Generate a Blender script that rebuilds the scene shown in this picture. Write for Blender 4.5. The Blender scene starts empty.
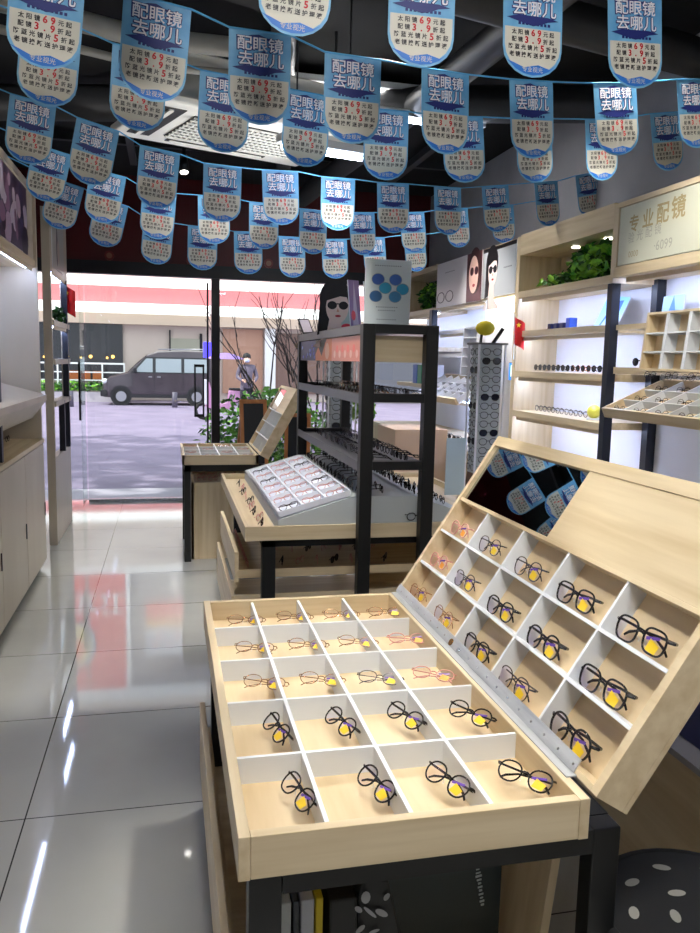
import bpy, math, random
from mathutils import Matrix, Vector, Euler
random.seed(7)
SC = bpy.context.scene
COL = SC.collection
R = math.radians
I4 = Matrix.Identity(4)

# ---------------------------------------------------------------- materials
MATS = {}
def lin(c):
    return tuple(((x/255/12.92) if x/255 <= .04045 else ((x/255+.055)/1.055)**2.4) for x in c) + (1,)
def mat(name, rgb, rough=.5, metal=0., emit=0., spec=.5, coat=0., ior=1.5):
    if name in MATS: return MATS[name]
    m = bpy.data.materials.new(name); m.use_nodes = True
    b = m.node_tree.nodes['Principled BSDF']
    b.inputs['Base Color'].default_value = lin(rgb)
    b.inputs['Roughness'].default_value = rough
    b.inputs['Metallic'].default_value = metal
    b.inputs['IOR'].default_value = ior
    b.inputs['Coat Weight'].default_value = coat
    if emit:
        b.inputs['Emission Color'].default_value = lin(rgb)
        b.inputs['Emission Strength'].default_value = emit
    MATS[name] = m
    return m
def noisy(name, rgb, rgb2, scale=(8, 8, 8), rough=.5, lo=.35, hi=.7, detail=4, bump=0., coat=0.):
    m = mat(name, rgb, rough, coat=coat); nt = m.node_tree; N = nt.nodes; L = nt.links
    b = N['Principled BSDF']
    tc = N.new('ShaderNodeTexCoord'); mp = N.new('ShaderNodeMapping'); mp.inputs['Scale'].default_value = scale
    no = N.new('ShaderNodeTexNoise'); no.inputs['Scale'].default_value = 1; no.inputs['Detail'].default_value = detail
    cr = N.new('ShaderNodeValToRGB')
    cr.color_ramp.elements[0].position = lo; cr.color_ramp.elements[0].color = lin(rgb)
    cr.color_ramp.elements[1].position = hi; cr.color_ramp.elements[1].color = lin(rgb2)
    L.new(tc.outputs['Object'], mp.inputs['Vector']); L.new(mp.outputs[0], no.inputs['Vector'])
    L.new(no.outputs['Fac'], cr.inputs['Fac']); L.new(cr.outputs[0], b.inputs['Base Color'])
    if bump:
        bp = N.new('ShaderNodeBump'); bp.inputs['Strength'].default_value = bump
        L.new(no.outputs['Fac'], bp.inputs['Height']); L.new(bp.outputs[0], b.inputs['Normal'])
    return m
def glassy(name, tint=(255, 255, 255), gloss=.12, rough=.02, grgb=(255, 255, 255)):
    m = bpy.data.materials.new(name); m.use_nodes = True; nt = m.node_tree; N = nt.nodes; L = nt.links
    N.clear()
    o = N.new('ShaderNodeOutputMaterial'); mx = N.new('ShaderNodeMixShader')
    t = N.new('ShaderNodeBsdfTransparent'); g = N.new('ShaderNodeBsdfGlossy')
    t.inputs['Color'].default_value = lin(tint); g.inputs['Color'].default_value = lin(grgb)
    g.inputs['Roughness'].default_value = rough
    lw = N.new('ShaderNodeLayerWeight'); lw.inputs['Blend'].default_value = .25
    ma = N.new('ShaderNodeMath'); ma.operation = 'MULTIPLY_ADD'; ma.inputs[1].default_value = .6; ma.inputs[2].default_value = gloss
    L.new(lw.outputs['Fresnel'], ma.inputs[0]); L.new(ma.outputs[0], mx.inputs['Fac'])
    L.new(t.outputs[0], mx.inputs[1]); L.new(g.outputs[0], mx.inputs[2]); L.new(mx.outputs[0], o.inputs[0])
    MATS[name] = m
    return m

W1, W2 = (220, 202, 168), (200, 178, 140)
woodY = noisy('veneer_along_y', W1, W2, (26, 1.6, 26), .42)
woodX = noisy('veneer_along_x', W1, W2, (1.6, 26, 26), .42)
woodZ = noisy('veneer_along_z', W1, W2, (26, 26, 1.6), .42)
woodF = noisy('tray_base_veneer', (226, 204, 166), (206, 180, 138), (14, 1.6, 14), .45)
white = mat('white_laminate', (226, 230, 234), .4)
whiteb = mat('white_panel', (232, 234, 242), .5)
black = mat('black_powder_coat', (18, 19, 20), .42)
blackb = mat('dark_blue_black_steel', (22, 26, 40), .4)
greym = mat('grey_shelf_metal', (98, 99, 104), .4, .3)
alu = noisy('brushed_aluminium', (196, 198, 200), (166, 168, 172), (40, 4, 40), .28); alu.node_tree.nodes['Principled BSDF'].inputs['Metallic'].default_value = .25
brass = mat('brass', (150, 110, 60), .25, 1)
chrome = mat('chrome', (215, 218, 222), .12, 1)
mirror = mat('mirror_glass', (190, 196, 200), .015, 1)
led = mat('led_strip_white', (184, 204, 255), .5, emit=32)
ledw = mat('downlight_lamp', (255, 250, 240), .5, emit=10)
ceilm = mat('black_ceiling', (14, 14, 16), .8)
wallg = noisy('grey_plaster', (176, 176, 180), (164, 164, 170), (3, 3, 3), .8)
redw = mat('dark_red_panel', (84, 10, 14), .4)
darkf = mat('dark_door_frame', (30, 26, 28), .4)
glass = glassy('door_glass', (244, 250, 248), .02)
acw = mat('ac_white_plastic', (222, 222, 216), .45)
acd = mat('ac_dark_slot', (40, 40, 42), .6)
duct = mat('dark_grey_duct', (46, 47, 50), .5)
ductl = mat('light_grey_pipe', (150, 150, 146), .5)

# floor: polished tiles
def floor_mat():
    m = noisy('polished_floor_tile', (184, 184, 178), (168, 168, 164), (1.2, 1.2, 1.2), .045, .3, .7)
    nt = m.node_tree; N = nt.nodes; L = nt.links; b = N['Principled BSDF']
    b.inputs['IOR'].default_value = 1.62
    tc = N.new('ShaderNodeTexCoord'); sx = N.new('ShaderNodeSeparateXYZ'); L.new(tc.outputs['Object'], sx.inputs[0])
    outs = []
    for ax, off in (('X', 8.5), ('Y', 8.5-2.735+.0)):
        a = N.new('ShaderNodeMath'); a.operation = 'ADD'; a.inputs[1].default_value = off
        mo = N.new('ShaderNodeMath'); mo.operation = 'MODULO'; mo.inputs[1].default_value = .8 if ax == 'Y' else 1.0
        if ax == 'X': a.inputs[1].default_value = 10.5
        else: a.inputs[1].default_value = 10*.8 - 2.735 + .8*0
        lt = N.new('ShaderNodeMath'); lt.operation = 'LESS_THAN'; lt.inputs[1].default_value = .005
        L.new(sx.outputs[ax], a.inputs[0]); L.new(a.outputs[0], mo.inputs[0]); L.new(mo.outputs[0], lt.inputs[0])
        outs.append(lt)
    mxm = N.new('ShaderNodeMath'); mxm.operation = 'MAXIMUM'
    L.new(outs[0].outputs[0], mxm.inputs[0]); L.new(outs[1].outputs[0], mxm.inputs[1])
    mix = N.new('ShaderNodeMix'); mix.data_type = 'RGBA'
    src = b.inputs['Base Color'].links[0].from_socket
    L.new(src, mix.inputs[6]); mix.inputs[7].default_value = lin((60, 60, 62)); L.new(mxm.outputs[0], mix.inputs[0])
    L.new(mix.outputs[2], b.inputs['Base Color'])
    return m
floorm = floor_mat()

# ---------------------------------------------------------------- mesh builder
def frame(o, x, y, z):
    x, y, z = Vector(x), Vector(y), Vector(z)
    return Matrix(((x[0], y[0], z[0], o[0]), (x[1], y[1], z[1], o[1]), (x[2], y[2], z[2], o[2]), (0, 0, 0, 1)))
class MB:
    def __init__(s, M=None):
        s.v = []; s.f = []; s.mi = []; s.sm = []; s.mats = []; s.M = M or I4
    def mid(s, m):
        if m not in s.mats: s.mats.append(m)
        return s.mats.index(m)
    def add(s, vs, fs, m, smooth=False, M=None):
        n = len(s.v); T = s.M @ M if M else s.M
        s.v += [T @ Vector(p) for p in vs]; k = s.mid(m)
        for f in fs: s.f.append([i+n for i in f]); s.mi.append(k); s.sm.append(smooth)
        return s
    def box(s, x0, x1, y0, y1, z0, z1, m, M=None):
        v = [(x, y, z) for z in (z0, z1) for y in (y0, y1) for x in (x0, x1)]
        return s.add(v, [(0, 2, 3, 1), (4, 5, 7, 6), (0, 1, 5, 4), (2, 6, 7, 3), (0, 4, 6, 2), (1, 3, 7, 5)], m, M=M)
    def poly(s, pts, m, z=0., M=None):
        return s.add([(p[0], p[1], p[2] if len(p) > 2 else z) for p in pts], [tuple(range(len(pts)))], m, M=M)
    def ell(s, cx, cy, rx, ry, m, z=0., n=20, rot=0, M=None):
        c, d = math.cos(rot), math.sin(rot)
        return s.poly([(cx+rx*math.cos(a)*c-ry*math.sin(a)*d, cy+rx*math.cos(a)*d+ry*math.sin(a)*c) for a in [2*math.pi*i/n for i in range(n)]], m, z, M)
    def prism(s, pts, h0, h1, m, M=None):            # polygon in xy extruded along z
        n = len(pts); v = [(p[0], p[1], h0) for p in pts]+[(p[0], p[1], h1) for p in pts]
        f = [tuple(range(n))[::-1], tuple(range(n, 2*n))]+[(i, (i+1) % n, n+(i+1) % n, n+i) for i in range(n)]
        return s.add(v, f, m, M=M)
    def tube(s, pts, r, m, n=6, closed=False, smooth=True, flat=1., M=None):
        P = [Vector(p) for p in pts]; L = len(P); vs = []; rs = r if isinstance(r, (list, tuple)) else [r]*L
        for i, p in enumerate(P):
            a = P[(i-1) % L] if (closed or i) else p; b = P[(i+1) % L] if (closed or i < L-1) else p
            t = (b-a).normalized() if (b-a).length > 1e-9 else Vector((0, 0, 1))
            up = Vector((0, 0, 1)) if abs(t.z) < .95 else Vector((1, 0, 0))
            u = t.cross(up).normalized(); w = u.cross(t)
            for k in range(n):
                A = 2*math.pi*k/n; vs.append(p+u*math.cos(A)*rs[i]+w*math.sin(A)*rs[i]*flat)
        fs = []
        for i in range(L if closed else L-1):
            j = (i+1) % L
            for k in range(n): fs.append((i*n+k, j*n+k, j*n+(k+1) % n, i*n+(k+1) % n))
        if not closed: fs += [tuple(range(n))[::-1], tuple(range((L-1)*n, L*n))]
        return s.add(vs, fs, m, smooth, M)
    def cyl(s, c, r, h, m, n=20, axis='z', r2=None, M=None):
        r2 = r if r2 is None else r2
        def q(a, rr, t):
            x, y = rr*math.cos(a), rr*math.sin(a)
            return {'z': (c[0]+x, c[1]+y, c[2]+t), 'y': (c[0]+x, c[1]+t, c[2]+y), 'x': (c[0]+t, c[1]+x, c[2]+y)}[axis]
        v = [q(2*math.pi*i/n, r, 0) for i in range(n)]+[q(2*math.pi*i/n, r2, h) for i in range(n)]
        s.add(v, [(i, (i+1) % n, n+(i+1) % n, n+i) for i in range(n)], m, n > 8, M)
        k = len(s.v)-2*n; mi = s.mid(m)
        s.f += [[k+i for i in range(n)][::-1], [k+n+i for i in range(n)]]; s.mi += [mi, mi]; s.sm += [False, False]
        return s
    def sphere(s, c, r, m, n=12, k=8, M=None):
        rx, ry, rz = r if isinstance(r, tuple) else (r, r, r)
        v = [(c[0]+rx*math.sin(math.pi*j/k)*math.cos(2*math.pi*i/n), c[1]+ry*math.sin(math.pi*j/k)*math.sin(2*math.pi*i/n), c[2]+rz*math.cos(math.pi*j/k)) for j in range(k+1) for i in range(n)]
        f = [(j*n+i, (j+1)*n+i, (j+1)*n+(i+1) % n, j*n+(i+1) % n) for j in range(k) for i in range(n)]
        return s.add(v, f, m, True, M)
    def mesh(s, name, inv=I4):
        me = bpy.data.meshes.new(name)
        me.from_pydata([tuple(inv @ p) for p in s.v], [], s.f)
        for m in s.mats: me.materials.append(m)
        for p, k, sm in zip(me.polygons, s.mi, s.sm): p.material_index = k; p.use_smooth = sm
        me.update(); return me
ROOT = {}
def meta(o, label=None, cat=None, group=None, kind=None):
    if label: o['label'] = label
    if cat: o['category'] = cat
    if group: o['group'] = group
    if kind: o['kind'] = kind
    return o
def thing(name, label, cat, loc=(0, 0, 0), rot=(0, 0, 0), group=None, M=None):
    o = bpy.data.objects.new(name, None); COL.objects.link(o); o.empty_display_size = .05
    mm = M if M is not None else Matrix.Translation(loc) @ Euler(rot).to_matrix().to_4x4()
    o.matrix_basis = mm; ROOT[o.name] = mm.copy()
    return meta(o, label, cat, group)
def part(name, mb, parent, label=None, bevel=0., local=False, kind=None):
    Mr = ROOT[parent.name]
    me = mb.mesh(name, I4 if local else Mr.inverted())
    o = bpy.data.objects.new(name, me); COL.objects.link(o); o.parent = parent; ROOT[o.name] = Mr
    if bevel:
        b = o.modifiers.new('bevel', 'BEVEL'); b.width = bevel; b.segments = 2; b.limit_method = 'ANGLE'; b.harden_normals = False
    return meta(o, label, kind=kind)
def solo(name, mb, label=None, cat=None, group=None, loc=(0, 0, 0), kind=None, bevel=0., M=None):
    mm = M if M is not None else Matrix.Translation(loc)
    o = bpy.data.objects.new(name, mb.mesh(name, mm.inverted())); COL.objects.link(o); o.matrix_basis = mm; ROOT[o.name] = mm.copy()
    if bevel:
        b = o.modifiers.new('bevel', 'BEVEL'); b.width = bevel; b.segments = 2; b.limit_method = 'ANGLE'
    return meta(o, label, cat, group, kind)
def dup(o, M, label=None, group=None):
    c = o.copy(); COL.objects.link(c); c.matrix_basis = M
    if label: c['label'] = label
    if group: c['group'] = group
    for ch in [x for x in KIDS.get(o.name, [])]:
        d = ch.copy(); COL.objects.link(d); d.parent = c
        for g in [x for x in KIDS.get(ch.name, [])]:
            e = g.copy(); COL.objects.link(e); e.parent = d
    return c
KIDS = {}
def remember(root):
    for o in list(bpy.data.objects):
        if o.parent is not None and (o.parent == root or o.parent.parent == root):
            KIDS.setdefault(o.parent.name, []).append(o)
def ordn(i):
    return ['first', 'second', 'third', 'fourth', 'fifth', 'sixth', 'seventh', 'eighth', 'ninth', 'tenth', 'eleventh', 'twelfth', 'thirteenth', 'fourteenth', 'fifteenth', 'sixteenth', 'seventeenth', 'eighteenth', 'nineteenth', 'twentieth', 'twenty-first', 'twenty-second', 'twenty-third', 'twenty-fourth', 'twenty-fifth', 'twenty-sixth', 'twenty-seventh', 'twenty-eighth', 'twenty-ninth', 'thirtieth'][i]
TX = {}
def text(mb, s, x, y, size, m, z=0., wide=1., bold=0., M=None):     # flat lettering, centred at x, y
    key = (s, bold)
    if key not in TX:
        c = bpy.data.curves.new('lettering', 'FONT'); c.body = s; c.resolution_u = 2; c.align_x = 'CENTER'; c.align_y = 'CENTER'; c.offset = bold
        o = bpy.data.objects.new('lettering', c); COL.objects.link(o)
        bpy.context.view_layer.update()
        e = o.evaluated_get(bpy.context.evaluated_depsgraph_get()); me = e.to_mesh()
        TX[key] = ([tuple(v.co) for v in me.vertices], [tuple(p.vertices) for p in me.polygons])
        e.to_mesh_clear(); bpy.data.objects.remove(o); bpy.data.curves.remove(c)
    v, f = TX[key]
    mb.add([(x+p[0]*size*wide, y+p[1]*size, z) for p in v], f, m, M=M)

# ---------------------------------------------------------------- camera
Rm = [[.97469599, -.00838587, .22337726], [-.22247759, -.13345793, .96576017], [.02171273, -.991019, -.13194658]]
cam = bpy.data.cameras.new('camera'); co = bpy.data.objects.new('camera', cam); COL.objects.link(co)
rt = [r[0] for r in Rm]; dn = [r[1] for r in Rm]; fw = [r[2] for r in Rm]
co.matrix_world = frame((0, 0, 1.6), rt, [-a for a in dn], [-a for a in fw])
cam.sensor_fit = 'HORIZONTAL'; cam.sensor_width = 36; cam.lens = 36*790/700; cam.clip_start = .05; cam.clip_end = 300
SC.camera = co

# ================================================================ ROOM
def struct(name, mb, bevel=0.): return solo(name, mb, kind='structure', bevel=bevel)
RX, LX, FY, BY, CZ = 2.97, -1.32, 9.0, -2.6, 3.5
struct('floor', MB().box(-1.95, RX+.1, BY, FY+.12, -.1, 0, floorm))
struct('ceiling', MB().box(-1.95, RX+.1, BY, FY+.1, CZ, CZ+.1, ceilm))
struct('wall_left', MB().box(LX-.1, LX, BY, 6.3, 0, CZ, wallg))
struct('wall_side', MB().box(-1.92, -1.82, 6.3, FY, 0, CZ, wallg))
struct('wall_return', MB().box(-1.92, LX-.1, 6.2, 6.3, 0, CZ, wallg))
struct('wall_right', MB().box(RX, RX+.1, BY, FY, 0, CZ, wallg))
struct('wall_back', MB().box(LX-.1, RX+.1, BY-.1, BY, 0, CZ, wallg))
# front: red fascia over the glazing
mb = MB(); mb.box(-1.92, RX+.1, FY, FY+.1, 2.47, CZ, redw)
struct('wall_front', mb)
mb = MB(); mb.box(-1.82, RX, FY-.06, FY-.002, 2.465, 2.60, darkf); struct('trim_1', mb)
mb = MB(); mb.box(.47, .56, FY-.06, FY+.06, 0, 2.464, darkf); struct('trim_2', mb)
mb = MB(); mb.box(-1.81, -.875, FY-.006, FY+.006, .03, 2.464, glass); struct('window_2', mb)
for i in range(4):
    mb = MB(); x = -.6+i*.85
    mb.cyl((x, FY-.012, 2.66), .05, .01, mat('red_lamp_ring', (120, 30, 26), .3), axis='y'); mb.cyl((x, FY-.014, 2.66), .03, .012, mat('lamp_dim', (150, 90, 70), .4), axis='y')
    solo('recessed_lamp', mb, 'small round lamp set in the dark red panel over the entrance, %s from the left' % ordn(i), 'lamp', 'lamps in the red entrance panel', (x, FY-.01, 2.66))
def glass_leaf(name, x0, x1, y, hx):
    t = thing(name, None, None, ((x0+x1)/2, y, 0)); del_keys(t); t['kind'] = 'structure'
    g = MB(); g.box(x0, x1, y-.006, y+.006, .04, 2.42, glass); part('pane', g, t)
    f = MB(); f.box(x0, x1, y-.012, y+.012, .0, .03, alu); part('bottom_rail', f, t)
    f = MB(); f.box(x1-.02, x1, y-.014, y+.014, .05, 2.42, darkf); part('edge_strip', f, t)
    if hx is not None:
        h = MB(); z0, z1 = .95, 1.53; w = .055
        for yy in (y-.05,):
            h.box(hx-w, hx-w+.018, yy-.012, yy+.012, z0, z1, black); h.box(hx+w-.018, hx+w, yy-.012, yy+.012, z0, z1, black)
            h.box(hx-w, hx+w, yy-.012, yy+.012, z1-.03, z1, black); h.box(hx-w, hx+w, yy-.012, yy+.012, z0, z0+.03, black)
            h.box(hx-.012, hx+.012, yy, y, z0+.005, z0+.02, black); h.box(hx-.012, hx+.012, yy, y, z1-.02, z1-.005, black)
        part('door_handle', h, t, 'black rectangular pull handle')
    return t
def del_keys(o): pass
glass_leaf('door_1', -.86, .44, FY, .335)
struct('door_2', MB().box(-.874, -.868, 8.52, 8.92, .04, 2.40, glass))
# second leaf stands open against the left units: its handle shows edge on
h = MB(); h.box(-.905, -.885, 8.62, 8.645, .93, 1.53, black).box(-.905, -.885, 8.72, 8.745, .93, 1.53, black).box(-.905, -.885, 8.62, 8.745, 1.5, 1.53, black).box(-.905, -.885, 8.62, 8.745, .93, .96, black)
h.box(-.90, -.872, 8.62, 8.64, 1.0, 1.01, black)
solo('door_pull', h, 'black rectangular pull handle seen edge on beside the left shelves', 'door handle', None, (-.89, 8.68, .93))
mb = MB(); mb.box(.56, RX, FY-.006, FY+.006, .05, 2.44, glass); struct('window_1', mb)
mb = MB(); mb.box(.56, RX, FY-.03, FY+.03, 0, .05, alu); struct('trim_4', mb)

# ceiling services
for i, (x0, y0, x1, y1, z, r, m) in enumerate([(-1.2, 3.0, 2.9, 4.1, 3.3, .10, duct), (-1.2, 6.2, 2.9, 5.0, 3.33, .12, duct), (.2, 1.5, 1.2, 8.6, 3.38, .07, duct), (1.9, 1.2, 1.4, 8.6, 3.3, .09, duct)]):
    mb = MB(); mb.tube([(x0, y0, z), ((x0+x1)/2, (y0+y1)/2, z-.01), (x1, y1, z)], r, m, 12)
    solo('ceiling_duct', mb, ['dark round duct crossing the black ceiling nearest the camera', 'dark thick duct crossing the ceiling behind the air conditioner', 'thin dark duct running lengthwise over the left aisle', 'dark duct running lengthwise over the right shelves'][i], 'duct', 'ducts under the black ceiling', ((x0+x1)/2, (y0+y1)/2, z))
mb = MB(); mb.tube([(-1.31, 3.3, 2.97), (-.8, 3.6, 3.02), (-.1, 4.0, 3.06), (.6, 4.1, 3.1)], .045, ductl, 10)
mb.tube([(-1.31, 3.42, 2.9), (-.8, 3.72, 2.95), (-.1, 4.12, 2.98), (.6, 4.22, 3.02)], .02, ductl, 8)
solo('insulated_pipe', mb, 'pair of pale insulated pipes running from the left wall to the air conditioner', 'pipe', None, (0, 4, 3))
for i, (x, y) in enumerate([(-.3, 2.2), (.9, 2.2), (2.1, 2.2), (-.3, 6.9), (1.1, 6.9), (2.2, 6.9)]):
    mb = MB(); mb.box(x-.03, x+.03, y-1.1, y+1.1, 3.38, 3.44, duct)
    mb.box(x-.9, x+.9, y+.5, y+.56, 3.42, 3.48, duct)
    solo('ceiling_batten', mb, 'dark ceiling batten cross, %s in the black ceiling' % ['front left', 'front middle', 'front right', 'rear left', 'rear middle', 'rear right'][i], 'ceiling batten', 'battens in the black ceiling', (x, y, 3.4))

# air conditioner cassette, turned about 21 degrees
a = R(21); ux, uy = (math.cos(a), math.sin(a), 0), (-math.sin(a), math.cos(a), 0)
A0 = Vector((-.04, 4.28, 2.88))
Mac = frame(A0, ux, uy, (0, 0, 1))
ac = thing('air_conditioner', 'white ceiling cassette air conditioner with dark slatted grille hanging above the pennants', 'air conditioner', M=Mac)
mb = MB(Mac); mb.box(0, 1.25, 0, .78, 0, .05, acw); mb.box(.06, 1.19, .06, .72, .05, .3, acw); part('housing', mb, ac, bevel=.012)
mb = MB(Mac); mb.box(.26, 1.1, .14, .60, -.006, .0, acd); part('intake_recess', mb, ac)
mb = MB(Mac)
for k in range(24): mb.box(.27+k*.0345, .278+k*.0345, .15, .59, -.012, -.002, acw)
for k in range(9): mb.box(.26, 1.1, .15+k*.053, .157+k*.053, -.014, -.006, acw)
part('grille', mb, ac)
mb = MB(Mac); mb.box(.06, .19, .08, .66, -.004, .0, acd); mb.box(.3, .95, .655, .70, -.004, 0, acd); part('air_slot', mb, ac)
mb = MB(Mac); mb.box(.10, .125, .1, .64, -.014, -.002, acw); mb.box(.32, .93, .67, .682, -.012, -.002, acw); part('louvre', mb, ac)
mb = MB(Mac)
for x, y in ((.12, .12), (1.13, .12), (.12, .66), (1.13, .66)): mb.cyl((x, y, .3), .008, .4, duct, 6)
part('hanger_rod', mb, ac)

# fluorescent battens
def batten(x, y, z, ln, rz, label, e=14):
    M = Matrix.Translation((x, y, z)) @ Matrix.Rotation(R(rz), 4, 'Z')
    t = thing('tube_light', label, 'light', M=M, group='tube lights under the ceiling')
    mb = MB(M); mb.box(-ln/2, ln/2, -.03, .03, .0, .04, white); part('fitting', mb, t)
    mb = MB(M); mb.tube([(-ln/2+.02, 0, -.02), (ln/2-.02, 0, -.02)], .014, mat('tube_glow', (226, 236, 255), .5, emit=e), 8); part('tube', mb, t)
    mb = MB(M); mb.cyl((-.3*ln, 0, .04), .005, 3.5-z-.04, duct, 6); mb.cyl((.3*ln, 0, .04), .005, 3.5-z-.04, duct, 6); part('hanger', mb, t)
batten(1.55, 5.25, 3.2, 1.15, 8, 'bright tube light glowing behind the pennants at the middle')
batten(.80, 4.25, 2.70, .5, 14, 'short bright tube light hanging at the air conditioner corner', 20)
# track spotlights (fixtures; lamps are real spot lights)
SPOTS = []
def track_spot(x, y, z, tx, ty, tz, power, label, size=55, col=(1, .965, .9)):
    d = (Vector((tx, ty, tz))-Vector((x, y, z))).normalized()
    q = d.to_track_quat('-Z', 'Y'); M = Matrix.Translation((x, y, z)) @ q.to_matrix().to_4x4()
    t = thing('track_spotlight', label, 'spotlight', M=M, group='track spotlights under the ceiling')
    mb = MB(M); mb.cyl((0, 0, 0), .045, .15, black, 16); part('lamp_head', mb, t)
    mb = MB(M); mb.cyl((0, 0, -.004), .034, .003, ledw, 14); part('lamp_lens', mb, t)
    mb = MB(); mb.box(x-.015, x+.015, y-.015, y+.015, z+.02, 3.5, black); mb.box(x-.12, x+.12, y-.02, y+.02, 3.46, 3.5, black); part('bracket', mb, t)
    L = bpy.data.lights.new('spot_lamp', 'SPOT'); L.energy = power; L.spot_size = R(size); L.spot_blend = .7; L.color = col; L.shadow_soft_size = .04
    lo = bpy.data.objects.new('spot_lamp', L); COL.objects.link(lo); lo.parent = t; lo.matrix_parent_inverse = I4; lo.location = (0, 0, -.02)

# ================================================================ PENNANTS
pblue = noisy('pennant_blue_print', (122, 186, 226), (84, 156, 214), (9, 9, 9), .5, .4, .65)
pdeep = mat('pennant_deep_blue', (44, 122, 214), .5)
pcream = mat('pennant_cream', (214, 211, 198), .5)
pnavy = mat('pennant_navy', (34, 46, 120), .5)
pwhite = mat('pennant_white_ink', (240, 240, 248), .5)
pred = mat('pennant_red_ink', (214, 48, 58), .5)
pink_ = mat('pennant_black_ink', (38, 36, 44), .5)
PW, PH = .101, .290
def outline(w, h, r, n=10):
    p = [(-w, 0), (-w, -(h-r))]
    p += [(-w*math.cos(math.pi*i/n), -(h-r)-r*math.sin(math.pi*i/n)) for i in range(1, n)]
    return p+[(w, -(h-r)), (w, 0)]
def pennant_mesh():
    # local: x right, y up, +z faces the shopper; hangs from y = 0
    mb = MB(); o = outline(PW, PH, .086)
    mb.prism(o, -.0008, .0008, pblue)
    i = outline(PW-.006, PH-.012, .08); i = [(x, min(y, -.145)) for x, y in i]
    mb.poly([(-PW+.006, -.145)]+i[1:-1]+[(PW-.006, -.145)], pcream, .0014)
    # blue wave at the foot
    wv = [(x, y) for x, y in outline(PW-.004, PH-.006, .082) if y < -.215]
    wv = [(-.090, -.243)]+[(x, y) for x, y in wv if y < -.24]+[(.090, -.243), (.06, -.262), (.02, -.252), (-.03, -.262), (-.065, -.25)]
    mb.poly(wv, pdeep, .0019)
    # title cloud and lettering
    mb.poly([(-.05, -.022), (-.03, -.014), (-.005, -.010), (.02, -.018), (.05, -.02), (.03, -.026), (-.01, -.02)], pnavy, .0019)
    mb.poly([(-.09, -.118), (-.05, -.108), (.05, -.108), (.088, -.116), (.05, -.122), (.03, -.131), (0, -.138), (-.03, -.131), (-.055, -.126)], pnavy, .0018)
    text(mb, '配眼镜', -.001, -.044, .047, pnavy, .0021, 1.08, .06); text(mb, '去哪儿', .003, -.091, .047, pnavy, .0021, 1.08, .06)
    text(mb, '配眼镜', 0, -.043, .047, pwhite, .0026, 1.08, .012)
    text(mb, '去哪儿', .004, -.090, .047, pwhite, .0026, 1.08, .012)
    for k in range(9): mb.box(-.05+k*.0125, -.042+k*.0125, -.136, -.128, .0015, .0026, pnavy)
    for y, a, b, c in ((-.160, '太阳镜', '69', '元起'), (-.182, '配镜', '3.9', '折起'), (-.204, '防蓝光镜片', '5', '折起'), (-.226, '老镜换新送护理液', '', '')):
        seq = [(ch, 0) for ch in a]+[(ch, 1) for ch in b]+[(ch, 0) for ch in c]; pt = .0215 if b else .0205; x = -pt*(len(seq)-1)/2
        for ch, rd in seq:
            if rd: text(mb, ch, x, y+.001, .027, pred, .0028, 1, .03)
            else: text(mb, ch, x, y, .0165, pink_, .0026, 1, .02)
            x += pt
    text(mb, '专业视光', 0, -.268, .018, pcream, .0026)
    return mb.mesh('pennant')
PM = pennant_mesh()
ROWS = {
 'A': [(.01, 2.30, 2.84), (.37, 2.34, 2.79), (.74, 2.39, 2.76), (1.11, 2.43, 2.78), (1.49, 2.48, 2.80)],
 'B': [(-.32, 2.55, 2.71), (-.02, 2.63, 2.67), (.30, 2.72, 2.65), (.63, 2.81, 2.64), (1.00, 2.91, 2.66), (1.39, 3.02, 2.70), (1.82, 3.14, 2.77), (2.28, 3.27, 2.87)],
 'C': [(-.39, 3.15, 2.77), (-.09, 3.22, 2.73), (.23, 3.30, 2.70), (.57, 3.38, 2.69), (.93, 3.47, 2.68), (1.31, 3.56, 2.71), (1.70, 3.65, 2.76), (2.11, 3.75, 2.82), (2.54, 3.86, 2.92)],
 'D': [(-.60, 4.10, 2.77), (-.32, 4.19, 2.71), (-.03, 4.29, 2.64), (.29, 4.39, 2.61), (.61, 4.50, 2.63), (.96, 4.61, 2.64), (1.32, 4.73, 2.66), (1.71, 4.86, 2.69), (2.08, 4.99, 2.75), (2.50, 5.12, 2.83), (2.88, 5.26, 2.94)],
 'E': [(-.62, 4.89, 2.74), (-.33, 5.00, 2.66), (-.04, 5.10, 2.60), (.29, 5.22, 2.61), (.62, 5.34, 2.61), (.97, 5.46, 2.61), (1.34, 5.60, 2.64), (1.75, 5.74, 2.69), (2.15, 5.89, 2.77), (2.59, 6.05, 2.85)],
 'F': [(-.60, 5.37, 2.66), (-.34, 5.46, 2.58), (-.05, 5.56, 2.50), (.24, 5.67, 2.49), (.56, 5.78, 2.49), (.89, 5.90, 2.49), (1.23, 6.02, 2.51), (1.57, 6.15, 2.56), (1.94, 6.28, 2.62)]}
cordm = mat('blue_bunting_cord', (86, 170, 224), .5)
RN = {'A': 'nearest', 'B': 'second nearest', 'C': 'third nearest', 'D': 'fourth nearest', 'E': 'second farthest', 'F': 'farthest'}
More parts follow.
